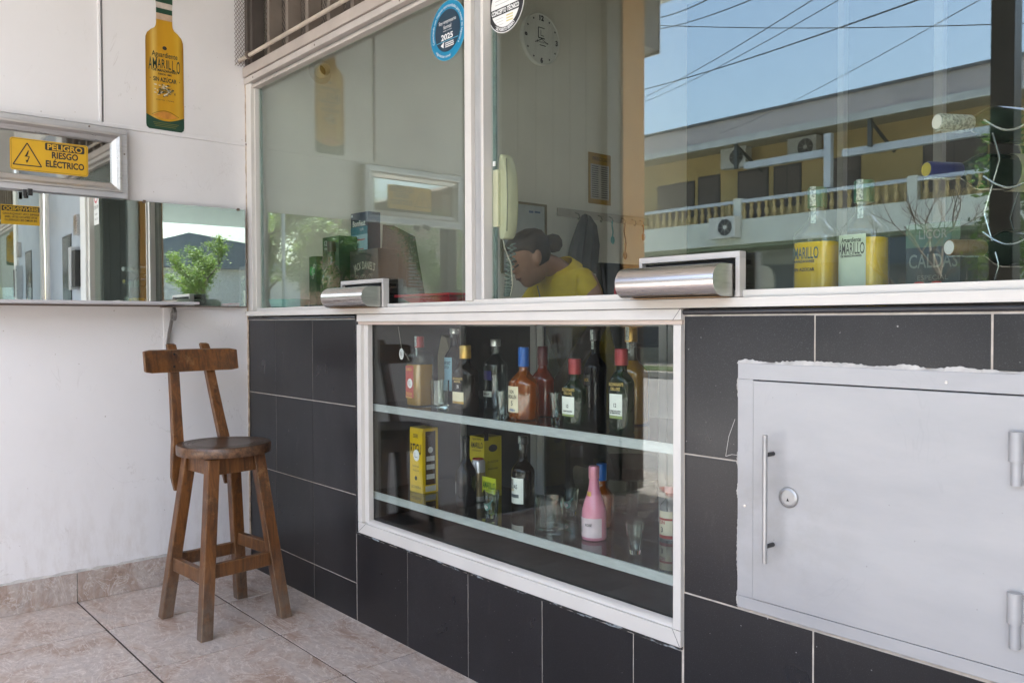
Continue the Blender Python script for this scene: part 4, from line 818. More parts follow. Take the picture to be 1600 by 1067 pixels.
# lower shelf
bottle('slender dark bottle with gold rim and white oval label on the lower shelf', 1.404, .140, S2, .232, .070, BLACKG, BLACKG, .08, .45, .26, .0125, 2, 1, capr=1.06, labels=[('neck_foil', mat('dark_neck_foil', (.06, .04, .03), .4, .3), -.01, .01, .5, .51, .5), ('label', LABW, -1.2, -.55, .17, .34, 1.012)])
bottle('dark rum bottle with white hummingbird label on the lower shelf', 1.612, .210, S2, .247, .074, DBROWN, BLACK, .10, .54, .18, .013, 2, 1, seal=True, labels=[('label', LABW, -.95, .85, .14, .47, 1.012), ('label_stripe', mat('slate_strip', (.10, .12, .13), .5), -.95, .45, .215, .26, 1.018)], texts=[('RON', BLACKP, -.50, .435, .010, .024), ('VIEJO DE', BLACKP, -.48, .40, .005, .024), ('CALDAS', BLACKP, -.30, .36, .013, .046), ('OSCURO', OCH, -.38, .315, .006, .026)])
bottle('small pink sparkling wine bottle with foil neck on the lower shelf', 1.990, .140, S2, .207, .070, mat('pink_gloss', (.60, .22, .30), .22, 0, .1, 20), mat('pink_foil', (.60, .24, .30), .36, .3, .15, 60), .17, .32, .48, .0135, 2, 1, capr=1.12, labels=[('label', mat('pink_label', (.64, .52, .55), .5), -1.4, 1.4, .05, .31, 1.012), ('neck_medal', GOLD, -.35, .35, .60, .66, .62)], texts=[('|||||||', BLACKP, -.7, .16, .012, .022), ('ROSÉ', BLACKP, .3, .22, .007, .02)])
bottle('amber rum bottle with blue cap behind the pink bottle on the lower shelf', 1.899, .270, S2, .188, .080, AMBERL, CAPB, .27, .46, .22, .0125, 2.4, .7, labels=[('label', LABC, -.9, .0, .12, .45, 1.02)])
bottle('clear rum bottle with red and cream label at the right frame, lower shelf', 2.133, .300, S2, .150, .058, CLEARG, WHITEP, .12, .60, .18, .0125, 2, 1, labels=[('label', LABC, -.9, .9, .10, .55, 1.012), ('label_stripe', VR, -.9, .9, .04, .10, 1.012), ('label_stripe', VR, -.9, .9, .38, .42, 1.018)], texts=[('RON', VR, -.3, .34, .010, .026), ('3', BLACKP, -.2, .20, .014, .008)])
# ---- drinking glasses
def cup(label, x, y, z, h, r0, r1, m=TUMBG, thick=.0022, base=.012, print_=False, name='shot_glass', cat='glass'):
    t = thing(name, label, cat, (x, y, z), 'glasses in the display case')
    B().lathe([(r0*.9, 0), (r0, .002), (r0+(r1-r0)*.5, h*.5), (r1, h), (r1-thick, h), (r0+(r1-r0)*.5-thick, h*.5), (r0-thick, base), (.001, base*.9)], (0, 0, 0), 28).done('bowl', m, t, True, local=True)
    if print_:
        f = lambda u, v: ((r0+(r1-r0)*v/h)*1.02*math.sin(u/r0), -(r0+(r1-r0)*v/h)*1.02*math.cos(u/r0), v)
        q = T(f); q.ell(0, h*.42, .012, .011, 20).poly([(.004, h*.55), (.019, h*.72), (.011, h*.42)]); q.b.done('printed_logo', mat('mint_print', (.16, .42, .34), .5), t, norm=False, local=True)
        q = T(lambda u, v: tuple(c*1.004 if i < 2 else c for i, c in enumerate(f(u, v)))); q.ell(-.001, h*.41, .007, .006, 16); q.b.done('printed_logo', WHITEP, t, norm=False, local=True)
    return t
cup('straight tumbler beside the tequila bottle on the upper shelf', 1.271, .130, S1, .095, .031, .033, name='tumbler')
cup('shot glass in front of the clear vodka bottle', 1.652, .090, S1, .082, .015, .021)
cup('narrow shot glass left of the dark green whisky bottle on upper shelf', 1.825, .150, S1, .084, .014, .020)
cup('flared shot glass with mint logo in front of the yellow box', 1.594, .092, S2, .084, .018, .026, print_=True)
cup('wide rocks tumbler left of the pink bottle on the lower shelf', 1.825, .125, S2, .094, .041, .0425, name='tumbler')
cup('shot glass with mint logo behind the rocks tumbler', 1.739, .300, S2, .083, .017, .025, print_=True)
cup('flared shot glass at the right end of the lower shelf', 2.166, .110, S2, .083, .016, .025)
# ---- cartons, can, price card
YCART = mat('carton_yellow', (.66, .44, .01), .4, 0, .06, 20); YCART2 = mat('box_yellow', (.50, .40, .02), .45, 0, .1, 20); DKB = mat('carton_brown', (.035, .022, .015), .45)
ca = thing('drink_carton', 'yellow and dark brown drink carton at left end of the lower shelf', 'carton', (1.12, .17, S2))
x0, x1, y0, y1, h_ = 1.078, 1.156, .135, .205, .234
B().rings([[(x0, y0, S2), (x1, y0, S2), (x1, y1, S2), (x0, y1, S2)], [(x0, y0, S2+h_*.93), (x1, y0, S2+h_*.93), (x1, y1, S2+h_*.93), (x0, y1, S2+h_*.93)], [(x0-.004, y0+.004, S2+h_), (x1+.004, y0+.004, S2+h_), (x1+.004, y1-.004, S2+h_), (x0-.004, y1-.004, S2+h_)]]).done('body', YCART, ca, bev=.0015)
B().box(x1+.0002, x1+.0012, y0+.014, y1-.012, S2+.03, S2+h_*.95).done('side_panel', DKB, ca)
sideT = T(lambda u, v: (x1+.0018, u, v)); cyy = (y0+y1)/2
for zz in (.05, .085, .115): sideT.rect(cyy-.018, cyy+.018, S2+zz, S2+zz+.018)
sideT.rect(y0+.012, y1-.012, S2+.006, S2+.026).ell(cyy, S2+.155, .011, .011, 18).done('small_print', mat('pale_print', (.5, .5, .46), .5), ca)
t = T(on_y(y0-.0008)); cxx = (x0+x1)/2
for k in range(3): t.line([(cxx-.016+.006*i, S2+.198+.005*k+.003*(i % 2)) for i in range(6)], .0022)
t.put('RTIGU', cxx, S2+.158, .036, .066, fat=.0012).put('TRADICIONAL', cxx, S2+.095, .006, .040).put('SIN AZÚCAR', cxx, S2+.080, .006, .034).ell(cxx, S2+.052, .008, .008, 18).put('LICORERA', cxx, S2+.020, .010, .060).done('lettering', BLACKP, ca)
T(on_y(y0-.0014)).ell(cxx+.004, S2+.135, .019, .021, 24).done('price_tag', WHITEP, ca); T(on_y(y0-.0020)).line([(cxx-.004, S2+.145), (cxx-.004, S2+.128), (cxx+.012, S2+.128)], .002).done('tag_logo', BLACKP, ca)
yb = thing('gift_box', 'tall yellow spirit box behind the dark bottle on the lower shelf', 'box', (1.32, .29, S2))
x0, x1, y0, y1, h_ = 1.282, 1.362, .252, .332, .212
bx('body', YCART2, yb, x0, x1, y0, y1, S2, S2+h_, .001)
T(on_y(y0-.0006)).put('Aguardiente', (x0+x1)/2, S2+.205, .010, .05, ang=.05).put('AMARILLO', (x0+x1)/2, S2+.182, .020, .068, ang=.05, fat=.0006).put('DE MANZANARES', (x0+x1)/2, S2+.163, .006, .05, ang=.05).ell((x0+x1)/2, S2+.225, .005, .005, 12).done('lettering', BLACKP, yb)
T(lambda u, v: (x1+.0006, u, v)).ell((y0+y1)/2, S2+.172, .020, .013, 20).put('SIN AZÚCAR', (y0+y1)/2, S2+.125, .008, .05).put('MANZANARES', (y0+y1)/2, S2+.10, .007, .045).rect(y0, y0+.02, S2+.20, S2+.237).done('lettering', BLACKP, yb)
cn = thing('drink_can', 'silver and red slim drink can in front of the yellow box', 'can', (1.381, .210, S2))
B().lathe([(.020, 0), (.024, .004), (.024, .136), (.019, .144)], (0, 0, 0), 28).done('can_body', mat('can_silver', (.6, .55, .52), .3, .6), cn, True, local=True); B().lathe([(.0195, .144), (.0195, .147), (.0165, .1465), (.0165, .144)], (0, 0, 0), 28).done('rim', mat('can_red', (.45, .06, .05), .35, .4), cn, True, local=True)
B().lathe([(.0242, .02), (.0243, .021), (.0243, .10), (.0242, .101)], (0, 0, 0), 28, closed=False).done('can_print', mat('can_gold', (.35, .26, .14), .4, .3), cn, True, local=True)
pcd = thing('price_card', 'small yellow green card leaning between the yellow box and shot glass', 'card', (1.48, .17, S2))
B().box(1.440, 1.512, .180, .1812, S2+.045, S2+.098).done('card', mat('card_green', (.40, .44, .02), .5), pcd); T(on_y(.1794)).put('AMARILLO', 1.476, S2+.072, .022, .064, fat=.0008).put('DE MANZANARES', 1.476, S2+.053, .006, .05).done('lettering', mat('card_ink', (.04, .12, .02), .5), pcd)
bx('stand', CLEARG, pcd, 1.456, 1.498, .182, .20, S2, S2+.045)
# round tag hanging on a string at the left of the case
hg = thing('hanging_tag', 'small round white tag on a string at the left of the upper shelf', 'tag', (1.08, .10, S1+.1))
B().tube([(1.06, .10, 1.085), (1.080, .10, 1.010), (1.13, .10, .965)], .0007, 5).done('string', mat('string', (.6, .58, .5), .8), hg); q = T(on_y(.098)); q.ell(1.083, .987, .0145, .0205, 24).done('disc', WHITEP, hg)
T(on_y(.0975)).line([(1.077, .996), (1.077, .983), (1.089, .983)], .0016).line([(1.089, .991), (1.082, .991), (1.082, .986), (1.089, .986)], .0012).line([(1.076, .977), (1.090, .977)], .001).done('tag_logo', BLACKP, hg)
bg_ = thing('paper_pouch', 'beige folded paper pouch behind the tequila bottle', 'pouch', (1.0, .33, S1)); B().prism([(.985, S1), (1.050, S1), (1.065, S1+.17), (1.04, S1+.235), (1.01, S1+.245), (.985, S1+.17)], 'y', .33, .355).done('fold', mat('beige_paper', (.30, .27, .19), .8), bg_)

# ================================================================== BEHIND THE UPPER GLASS
CT = mat('dark_counter', (.07, .065, .06), .4)
ct = thing('inner_counter', 'dark counter top behind the shop window sill', 'counter', (1.5, .3, 1.13)); bx('top', CT, ct, .002, .940, .062, .60, 1.10, 1.130); bx('top', CT, ct, .941, 2.405, .13 if False else .121, .60, 1.1325, 1.150); bx('top', CT, ct, 2.4065, 3.19, .1225, .60, 1.00, 1.03); bx('front_panel', CT, ct, 2.4065, 3.19, .141, .17, .02, .999); bx('front_panel', CT, ct, .002, .9395, .141, .17, .02, 1.099)
def am(label, x, y, z, green):
    lab = [('label', mat('pale_green_label', (.50, .58, .46), .55, 0, .08, 40), -.80, .45, .22, .685, 1.015)] if green else []
    tx = [('AMARILLO', BLACKP, -.17, .605, .024, .056), ('Aguardiente', BLACKP, -.17, .655, .010, .042), ('DE MANZANARES', BLACKP, -.17, .562, .0045, .045)] if green else [('AMARILLO', mat('dark_teal_print', (.02, .07, .08), .45), -.20, .60, .026, .066), ('SIN AZÚCAR', BLACKP, -.2, .50, .007, .05), ('MANZANARES', BLACKP, -.2, .55, .006, .05)]
    b = bottle(label, x, y, z, .372, .098, CLEARG, mat('green_cap', (.03, .13, .08), .4, 0, .2, 30), .125, .70, .13, .0175, 3.2, .8, labels=lab, texts=tx, fill=.665, fillm=YELL, seal=True, capr=1.2)
    return b
am('yellow aniseed spirit bottle with dark print, left of the pair in window', 2.632, .195, 1.0302, False)
a2 = am('yellow aniseed spirit bottle with pale green label, right of the pair in window', 2.746, .185, 1.0302, True)
q = T(lambda u, v: (u*.9, -.040, v))   # printed figure of a man in white on the label
q = T(lambda u, v: (.048*1.03*math.sin(u/.048), -.8*.048*1.05*math.cos(u/.048), v))
q.ell(-.002, .132, .017, .004, 16).ell(-.002, .137, .010, .006, 16).poly([(-.024, .075), (.020, .075), (.017, .106), (.006, .116), (-.010, .116), (-.021, .106)]); q.b.done('label_figure', mat('figure_white', (.70, .70, .64), .6), a2, norm=False, local=True)
q = T(lambda u, v: (.048*1.036*math.sin(u/.048), -.8*.048*1.056*math.cos(u/.048), v)); q.ell(-.002, .124, .0065, .0075, 14).ell(.004, .086, .008, .003, 10); q.b.done('label_figure', mat('figure_skin', (.36, .18, .11), .6), a2, norm=False, local=True)
lb = thing('spirit_box', 'black and green presentation box with pale serif lettering beside the wine rack', 'box', (2.89, .20, 1.03))
bx('body', mat('box_black', (.02, .025, .028), .35), lb, 2.838, 2.945, .18, .27, 1.0302, 1.300, .001); bx('green_band', mat('box_green', (.05, .10, .06), .4), lb, 2.8385, 2.9445, .1788, .1798, 1.25, 1.298)
T(on_y(.1780)).put('LICOR', 2.893, 1.276, .018, .055, fat=.0003).put('CALDAS', 2.893, 1.222, .028, .095, fat=.0004).put('ESPECIAL', 2.893, 1.188, .010, .06).done('lettering', mat('pale_print2', (.17, .19, .165), .5), lb)
for k, (x, lbn) in enumerate(((2.878, 'red bottle stopper with white tip in front of the black box, left one'), (2.912, 'red bottle stopper beside the wine rack foot, right one'))):
    s_ = thing('bottle_stopper', lbn, 'stopper', (x, .15, 1.15)); bx('post', CLEARG, s_, x-.004, x+.004, .147, .153, 1.0302, 1.165); B().lathe([(.004, 0), (.011, .003), (.012, .008), (.008, .013), (.002, .014)], (x, .15, 1.165), 20).done('knob', mat('stopper_red', (.50, .02, .02), .35), s_, True)
# ---- wine rack of bent chrome rod with lying bottles
WINEG = mat('wine_bottle_glass', (.035, .055, .040), .05, 0, .3, 30, rv=.02, spec=.6)
CHROME = mat('chrome_rod', (.45, .48, .47), .22, .95, .05, 30)
wr = thing('wine_rack', 'curvy chrome wire wine rack at the right end of the window', 'wine rack', (3.0, .3, 1.03))
def wavy(y, nm):
    pts = []
    for i in range(49):
        t = i/48; pts.append((2.982+.014*(abs(((t*4.2+.3) % 2)-1)*2-1), y, 1.032+.44*t))
    B().tube(pts, .0022, 8).done(nm, CHROME, wr, True)
wavy(.235, 'upright_rod'); wavy(.38, 'upright_rod')
for z in (1.475, 1.365, 1.255, 1.145):
    for y in (.21, .37):
        pts = [(2.975+.10*i/16, y, z-.028*math.sin(math.pi*i/16)+.02) for i in range(17)]; B().tube(pts, .0022, 8).done('cradle', CHROME, wr, True)
for y in (.22, .38): B().tube([(2.93, y, 1.034), (3.12, y, 1.034)], .004, 8).done('foot', CHROME, wr, True)
def lying(label, y0, z, x, capm, glassm, tipm, k=1.0):
    t = thing('wine_bottle', label, 'bottle', (x, y0, z)); t.rotation_euler = (R(90), 0, R(-30))
    L_ = .30; pr_ = [(.036, 0), (.038, .004), (.038, .17)] + [(.0145+(.038-.0145)*(math.cos(math.pi*i/8)+1)/2, .17+.06*i/8) for i in range(1, 9)] + [(.0145, L_-.002)]
    B().lathe([(r_, zz) for r_, zz in pr_], (0, 0, -L_), 28).done('glass_body', glassm, t, True, local=True)
    B().lathe([(.0384, -.27), (.0386, -.268), (.0386, -.19), (.0384, -.188)], (0, 0, 0), 28, closed=False).done('label', LABC, t, True, local=True)
    B().lathe([(.0158, -.075), (.0165, -.073), (.0165, -.002), (.0155, .0006)], (0, 0, 0), 24).done('capsule', capm, t, True, local=True)
    B().box(-.009, .009, -.0185, -.0165, -.06, -.002).done('tax_seal', SEAL, t, local=True); B().lathe([(.0140, .001), (.0135, .0018)], (0, 0, 0), 20).done('tip_label', tipm, t, True, local=True); return t
def lie(label, px, py, pz, *a): return lying(label, py, pz, px, *a)
lie('wine bottle lying in the top cradle of the chrome rack, pale striped capsule', 2.905, .165, 1.497, SEAL, WINEG, WHITEP)
lie('wine bottle lying in the second cradle of the rack, dark blue capsule with yellow tip', 2.885, .165, 1.405, mat('navy_capsule', (.012, .02, .12), .35), WINEG, mat('tip_yellow', (.5, .4, .06), .5))
lie('wine bottle lying in the third cradle of the rack, bronze gold capsule', 2.930, .165, 1.245, mat('bronze_capsule', (.30, .16, .06), .35, .4), WINEG, WHITEP)
# ---- boxes and bottles behind the left pane
def carton(label, x0, x1, y0, y1, z0, z1, m, name='gift_box'):
    t = thing(name, label, 'box', ((x0+x1)/2, (y0+y1)/2, z0)); bx('body', m, t, x0, x1, y0, y1, z0, z1, .001); return t
DKG = mat('dark_green_card', (.012, .045, .022), .4, 0, .2, 14); DKK = mat('black_card', (.018, .016, .015), .4)
CZ = 1.1302
t = carton('tall dark green spirit box, second from the left behind the left pane', .255, .400, .235, .325, CZ, 1.476, DKG); T(on_y(.2340)).put('12', .285, 1.45, .022, .02).put('YEARS', .29, 1.425, .010, .035).done('lettering', WHITEP, t)
t = carton('low black and green box at the far left behind the left pane', .185, .252, .205, .27, CZ, 1.395, DKG); T(on_y(.2043)).ell(.215, 1.33, .024, .02, 20).done('emblem', mat('emblem_green', (.05, .35, .10), .5), t); T(on_y(.2038)).put('JAMES', .225, 1.34, .018, .05, ang=.9).put('ON', .225, 1.31, .018, .03, ang=.9).done('lettering', WHITEP, t)
bottle('green glass whiskey bottle with cream label between the boxes behind left pane', .462, .165, CZ, .31, .090, mat('mid_green_glass', (.03, .07, .015), .06, 0, .4, 20, rv=.02), mat('dark_cap', (.05, .03, .015), .4), .14, .50, .22, .015, 2, 1, labels=[('label', LABC, -1.3, -.4, .18, .42, 1.012)])
t = carton('dark blue and white medicine box standing behind the black whiskey box', .330, .470, .335, .40, CZ, 1.582, mat('box_navy', (.012, .03, .06), .4)); bx('pale_half', mat('box_pale_blue', (.30, .48, .55), .45), t, .3305, .4695, .3340, .3347, 1.38, 1.485); bx('teal_band', mat('box_teal', (.04, .18, .24), .45), t, .3305, .4695, .3341, .3348, 1.4852, 1.52)
T(on_y(.3333)).put('Bonfiest', .402, 1.535, .024, .105, fat=.0006).put('LUA', .425, 1.508, .012, .03).ell(.343, 1.570, .006, .006, 12).done('lettering', WHITEP, t); T(on_y(.3333)).rect(.36, .45, 1.46, 1.465).rect(.36, .44, 1.42, 1.424).done('red_print', VR, t)
t = carton('wide black whiskey box with pale arched lettering behind the small drawer', .525, .745, .215, .31, CZ, 1.398, DKK)
q = T(on_y(.2140))
q.put("JACK DANIEL'S", .640, 1.335-.25, .030, .165, arc=(.25, math.pi/2, 1), fat=.0005).put('Nº', .630, 1.268, .020, .022).put('7', .650, 1.268, .022, .010).put('TENNESSEE', .636, 1.235, .010, .08)
for k in range(2): q.line([(.568+.008*i, 1.285+.012*math.sin(i*.9+k*1.4)) for i in range(18)], .0012)
q.done('lettering', mat('grey_cream_print', (.45, .42, .34), .5), t)
rb = thing('gift_bag', 'dark brown paper bag with slanted top beside the black whiskey box', 'bag', (.68, .37, CZ)); B().rings([[(.57, .33, CZ), (.785, .33, CZ), (.785, .43, CZ), (.57, .43, CZ)], [(.575, .345, 1.515), (.735, .345, 1.455), (.735, .40, 1.455), (.575, .40, 1.515)]]).done('paper', mat('brown_paper', (.035, .026, .022), .6), rb)
rt = thing('red_tray', 'red plastic tray on the counter at the right of the left pane', 'tray', (1.0, .33, 1.15)); B().rings([[(.97, .28, 1.1502), (1.125, .28, 1.1502), (1.125, .40, 1.1502), (.97, .40, 1.1502)], [(.81, .27, 1.199), (1.14, .27, 1.199), (1.14, .41, 1.199), (.81, .41, 1.199)]]).done('basin', mat('red_plastic', (.66, .015, .035), .3), rt, bev=.004); B().box(.785, 1.150, .262, .418, 1.1992, 1.210, .003).done('rim', mat('red_plastic', (.66, .015, .035), .3), rt)
tl = thing('teal_bowl', 'teal green plastic bowl at the far left corner behind the left pane', 'bowl', (.20, .18, CZ)); B().lathe([(.04, 0), (.075, .03), (.09, .075), (.087, .075), (.072, .032), (.03, .006)], (.13, .135, CZ), 28).done('bowl_shell', mat('teal_plastic', (.05, .28, .20), .35), tl, True)
# ---- things on the inner side wall (x = 0)
ck = thing('wall_clock', 'round pale wall clock with black numerals inside the shop', 'clock', (.0, 1.79, 2.60))
B().lathe([(.150, 0), (.150, .018), (.145, .024), (.140, .020), (.002, .020)], (.0008, 1.791, 2.750), 48, axis='x').done('face', mat('clock_face', (.74, .75, .70), .4), ck, True)
q = T(on_x(.0232)); 
for s_, a in (('12', 90), ('3', 0), ('6', -90), ('9', 180)): q.put(s_, 1.791+.122*math.cos(R(a)), 2.75+.122*math.sin(R(a)), .028, fat=.003)
for i in range(12):
    if i % 3: q.ell(1.791+.125*math.cos(R(30*i)), 2.75+.125*math.sin(R(30*i)), .006, .006, 8)
q.line([(1.765, 2.815), (1.765, 2.755), (1.815, 2.755)], .007).line([(1.765, 2.815), (1.815, 2.815)], .005).line([(1.785, 2.80), (1.785, 2.77), (1.81, 2.77)], .004).put('Licores', 1.80, 2.735, .016, .09).rect(1.775, 1.825, 2.712, 2.717).line([(1.791, 2.75), (1.74, 2.725)], .005).line([(1.791, 2.75), (1.84, 2.73)], .004).done('numerals', BLACKP, ck)
po = thing('wall_poster', 'yellow bordered price poster hanging on the inner wall above the hooks', 'poster', (.002, 2.31, 1.838)); bx('sheet', mat('poster_ochre', (.36, .21, .03), .5, 0, .3, 20), po, .0008, .003, 2.205, 2.410, 1.838, 2.155); bx('list_panel', mat('poster_grey', (.40, .38, .33), .5), po, .0031, .0036, 2.225, 2.392, 1.868, 2.085)
q = T(on_x(.0040)); [q.rect(2.235, 2.295, 1.88+.0135*i, 1.885+.0135*i).rect(2.32, 2.38, 1.88+.0135*i, 1.885+.0135*i) for i in range(15)]; q.put('PRECIOS', 2.308, 2.12, .022, .13).done('lettering', BLACKP, po)
wb = thing('whiteboard', 'small framed whiteboard on the inner wall behind the clerk', 'board', (.002, 1.70, 1.38)); bx('panel', mat('board_white', (.50, .53, .52), .3), wb, .0008, .008, 1.50, 1.825, 1.39, 1.779); 
for a in ((1.49, 1.838, 1.779, 1.792), (1.49, 1.838, 1.377, 1.39), (1.825, 1.838, 1.3902, 1.7788), (1.487, 1.4998, 1.3902, 1.7788)): bx('frame', mat('board_frame', (.23, .19, .10), .5), wb, .0008, .016, *a)
q = T(on_x(.0086)); q.rect(1.70, 1.735, 1.735, 1.747).rect(1.745, 1.79, 1.737, 1.748).done('writing', mat('marker_blue', (.10, .16, .26), .5), wb)
hr = thing('hook_rail', 'cream wall rail with coat hooks on the inner wall', 'hook rail', (.0, 2.3, 1.72)); bx('rail', mat('rail_cream', (.48, .45, .38), .5), hr, .0008, .014, 1.93, 2.78, 1.735, 1.785, .004)
for k, y in enumerate((2.08, 2.16, 2.28, 2.38, 2.50, 2.60, 2.68)): B().tube([(.014, y, 1.765), (.04, y, 1.755), (.05, y, 1.735), (.04, y, 1.722), (.032, y, 1.730)], .004, 6).done('hook', CHROME, hr, True)
apn = thing('hanging_apron', 'dark grey cloth apron hanging from the hook rail', 'apron', (.03, 2.12, 1.40)); ring = []
for zz, a, b_, d in ((1.755, 2.13, 2.18, .03), (1.70, 2.09, 2.23, .045), (1.58, 2.03, 2.26, .05), (1.45, 1.99, 2.24, .055), (1.40, 1.985, 2.235, .05)): ring.append([(.02, a, zz)] + [(.02+d*(.6+.4*math.sin(i*2.3)), a+(b_-a)*i/10, zz+.006*math.sin(i*1.9)) for i in range(11)] + [(.02, b_, zz)])
B().rings(ring).done('cloth', mat('grey_cloth', (.10, .10, .10), .8, 0, .3, 12), apn, True)
def dangle(name, label, cat, y, m, L_, w_): 
    t = thing(name, label, cat, (.05, y, 1.735-L_)); B().tube([(.045, y, 1.738), (.048, y-w_*.4, 1.735-L_*.3), (.046, y+w_*.2, 1.735-L_*.7), (.045, y, 1.735-L_)], .0045, 6).done('cord', m, t, True); B().ball((.046, y, 1.735-L_-.02), .008, .017, .026).done('fob', m, t, True)
dangle('key_strap', 'teal key strap hanging from the hook rail', 'key strap', 2.38, mat('teal_strap', (.05, .28, .26), .5), .10, .02); dangle('lanyard', 'dark blue lanyard hanging from the hook rail', 'lanyard', 2.50, mat('navy_strap', (.02, .03, .08), .6), .19, .03); dangle('key_fob', 'orange key fob hanging from the end hook of the rail', 'key fob', 2.68, mat('orange_fob', (.45, .14, .03), .5), .06, .01)
oc = thing('office_chair', 'black high backed office chair beside the inner wall', 'chair', (.55, 2.15, 0))
b = B(); b.rings([[(.42, 1.92, .95), (.50, 1.90, .95), (.50, 2.38, .95), (.42, 2.36, .95)], [(.36, 1.90, 1.2), (.44, 1.88, 1.2), (.44, 2.40, 1.2), (.36, 2.38, 1.2)], [(.30, 1.94, 1.44), (.36, 1.93, 1.44), (.36, 2.35, 1.44), (.30, 2.34, 1.44)]]); b.done('backrest', BLACK, oc, bev=.02); B().box(.42, .90, 1.90, 2.38, .44, .52, .02).done('seat', BLACK, oc); B().tube([(.66, 2.14, .06), (.66, 2.14, .44)], .03).done('column', BLACK, oc); B().tube([(.46, 2.14, .5), (.45, 2.14, .98)], .018).done('back_bar', BLACK, oc)
for k in range(5): a = 2*math.pi*k/5; B().tube([(.66, 2.14, .07), (.66+.28*math.cos(a), 2.14+.28*math.sin(a), .035)], .022).done('foot', BLACK, oc)
# ---- intercom handset with coiled cord
ph = thing('intercom_phone', 'cream intercom handset mounted inside by the window mullion with coiled cord', 'telephone', (1.70, .06, 1.35))
PHC = mat('phone_cream', (.60, .57, .38), .4, 0, .08, 14)
bx('wall_plate', PHC, ph, 1.678, 1.700, .032, .075, 1.385, 1.555, .003)
rr = []
for z, a, b_, d in ((1.348, 1.694, 1.722, .030), (1.360, 1.690, 1.731, .036), (1.42, 1.688, 1.738, .038), (1.48, 1.687, 1.740, .038), (1.55, 1.688, 1.735, .037), (1.588, 1.691, 1.723, .032), (1.600, 1.696, 1.712, .026)): rr.append([(a, .045, z), (b_-.008, .045-.006, z), (b_, .052, z), (b_, .045+d, z), (a, .045+d, z)])
hs = B().rings(rr).done('handset', PHC, ph, True, bev=.004); sb_ = hs.modifiers.new('Round', 'SUBSURF'); sb_.levels = 2; sb_.render_levels = 2; B().tube([(1.728, .044, 1.37), (1.734, .0425, 1.47), (1.727, .044, 1.585)], .0018, 6).done('seam', mat('seam_dark', (.2, .19, .13), .6), ph); bx('hook_switch', WHITEP, ph, 1.682, 1.692, .028, .034, 1.565, 1.580, .002)
cp = []
for i in range(421):
    t = i/420; a = t*2*math.pi*30; u = 2*t if t < .5 else 2-2*t
    px, pz = (1.715-.022*math.sin(math.pi*t)+.018*(t-.5), 1.335-.155*math.sin(math.pi*t))
    cp.append((px+.0085*math.cos(a), .075+.0085*math.sin(a), pz))
B().tube(cp, .0022, 5).done('coiled_cord', mat('cord_grey_green', (.17, .22, .19), .5), ph, True); B().tube([(1.695, .05, 1.375), (1.712, .05, 1.32), (1.735, .055, 1.27), (1.735, .06, 1.21), (1.722, .062, 1.172)], .0022, 6).done('loose_wire', mat('wire_cream', (.5, .46, .36), .5), ph, True)
scs = thing('scissors', 'red handled scissors standing on the counter behind the clerk', 'scissors', (1.96, .30, 1.15))
for dx in (-.019, .019):
    b = B(); b.tube([(1.96+dx+.014*math.cos(2*math.pi*i/18), .30, 1.190+.019*math.sin(2*math.pi*i/18)) for i in range(19)], .004, 6); b.done('handle', mat('red_handle', (.48, .02, .03), .4), scs, True)
B().prism([(1.954, 1.1505), (1.966, 1.1505), (1.963, 1.178), (1.957, 1.178)], 'y', .298, .302).done('blade', STEEL, scs)
# ================================================================== STICKERS ON THE GLASS
s1 = thing('round_sticker', 'round blue sticker dated 2025 on the left window pane beside the mullion', 'sticker', (1.44, .043, 1.94))
def disc(c, r_, y, th=.0005, n_=56): return B().prism([(c[0]+r_*math.cos(2*math.pi*i/n_), c[1]+r_*math.sin(2*math.pi*i/n_)) for i in range(n_)], 'y', y-th, y)
c1 = (1.462, 2.026)
disc(c1, .0935, .0295).done('rim', mat('rim_light_blue', (.10, .42, .60), .4), s1); disc(c1, .0915, .0288).done('outer_ring', mat('ring_blue', (.0, .22, .40), .4), s1); disc(c1, .0660, .0281).done('centre', mat('centre_navy', (.012, .04, .07), .4), s1)
q = T(on_y(.0272)); q.put('Conectando con mejores oportunidades para mover mi negocio a', c1[0], c1[1], .0100, .33, arc=(.0775, R(80), 1)).put('siguiente nivel', c1[0], c1[1], .0095, .080, arc=(.0800, R(-108), -1)).put('Soy empresario', c1[0], c1[1]+.030, .0115, .090).put('formal', c1[0], c1[1]+.013, .0125, .040).put('renuevo mi matrícula', c1[0], c1[1]+.001, .004, .045).put('2025', c1[0]-.002, c1[1]-.018, .0175, .062, fat=.0007).rect(c1[0]-.012, c1[0]+.032, c1[1]-.040, c1[1]-.037).rect(c1[0]-.012, c1[0]+.034, c1[1]-.046, c1[1]-.043).rect(c1[0]-.012, c1[0]+.034, c1[1]-.052, c1[1]-.049).poly([(c1[0]-.036, c1[1]-.042), (c1[0]-.018, c1[1]-.032), (c1[0]-.021, c1[1]-.052)]).done('lettering', WHITEP, s1)
T(on_y(.0271)).rect(c1[0]-.056, c1[0]+.056, c1[1]-.0325, c1[1]-.0305).done('blue_line', mat('rim_light_blue', (.10, .42, .60), .4), s1)
s2 = thing('round_sticker', 'round black and white technical approval sticker on the right pane by the mullion', 'sticker', (1.73, .042, 1.956))
c2 = (1.7448, 2.0273)
disc(c2, .0810, .0285).done('edge', WHITEP, s2); disc(c2, .0785, .0278).done('black_ring', BLACKP, s2); disc(c2, .0640, .0271).done('centre', WHITEP, s2)
T(on_y(.0263)).rect(c2[0]-.0655, c2[0]+.0655, c2[1]-.026, c2[1]-.005).done('title_band', BLACKP, s2)
T(on_y(.0258)).put('CONCEPTO TÉCNICO', c2[0], c2[1]-.0155, .0125, .122, fat=.0008).put('DE PUERTO BERRÍO', c2[0], c2[1], .0090, .085, arc=(.0712, R(-90), -1), fat=.0005).done('lettering', WHITEP, s2)
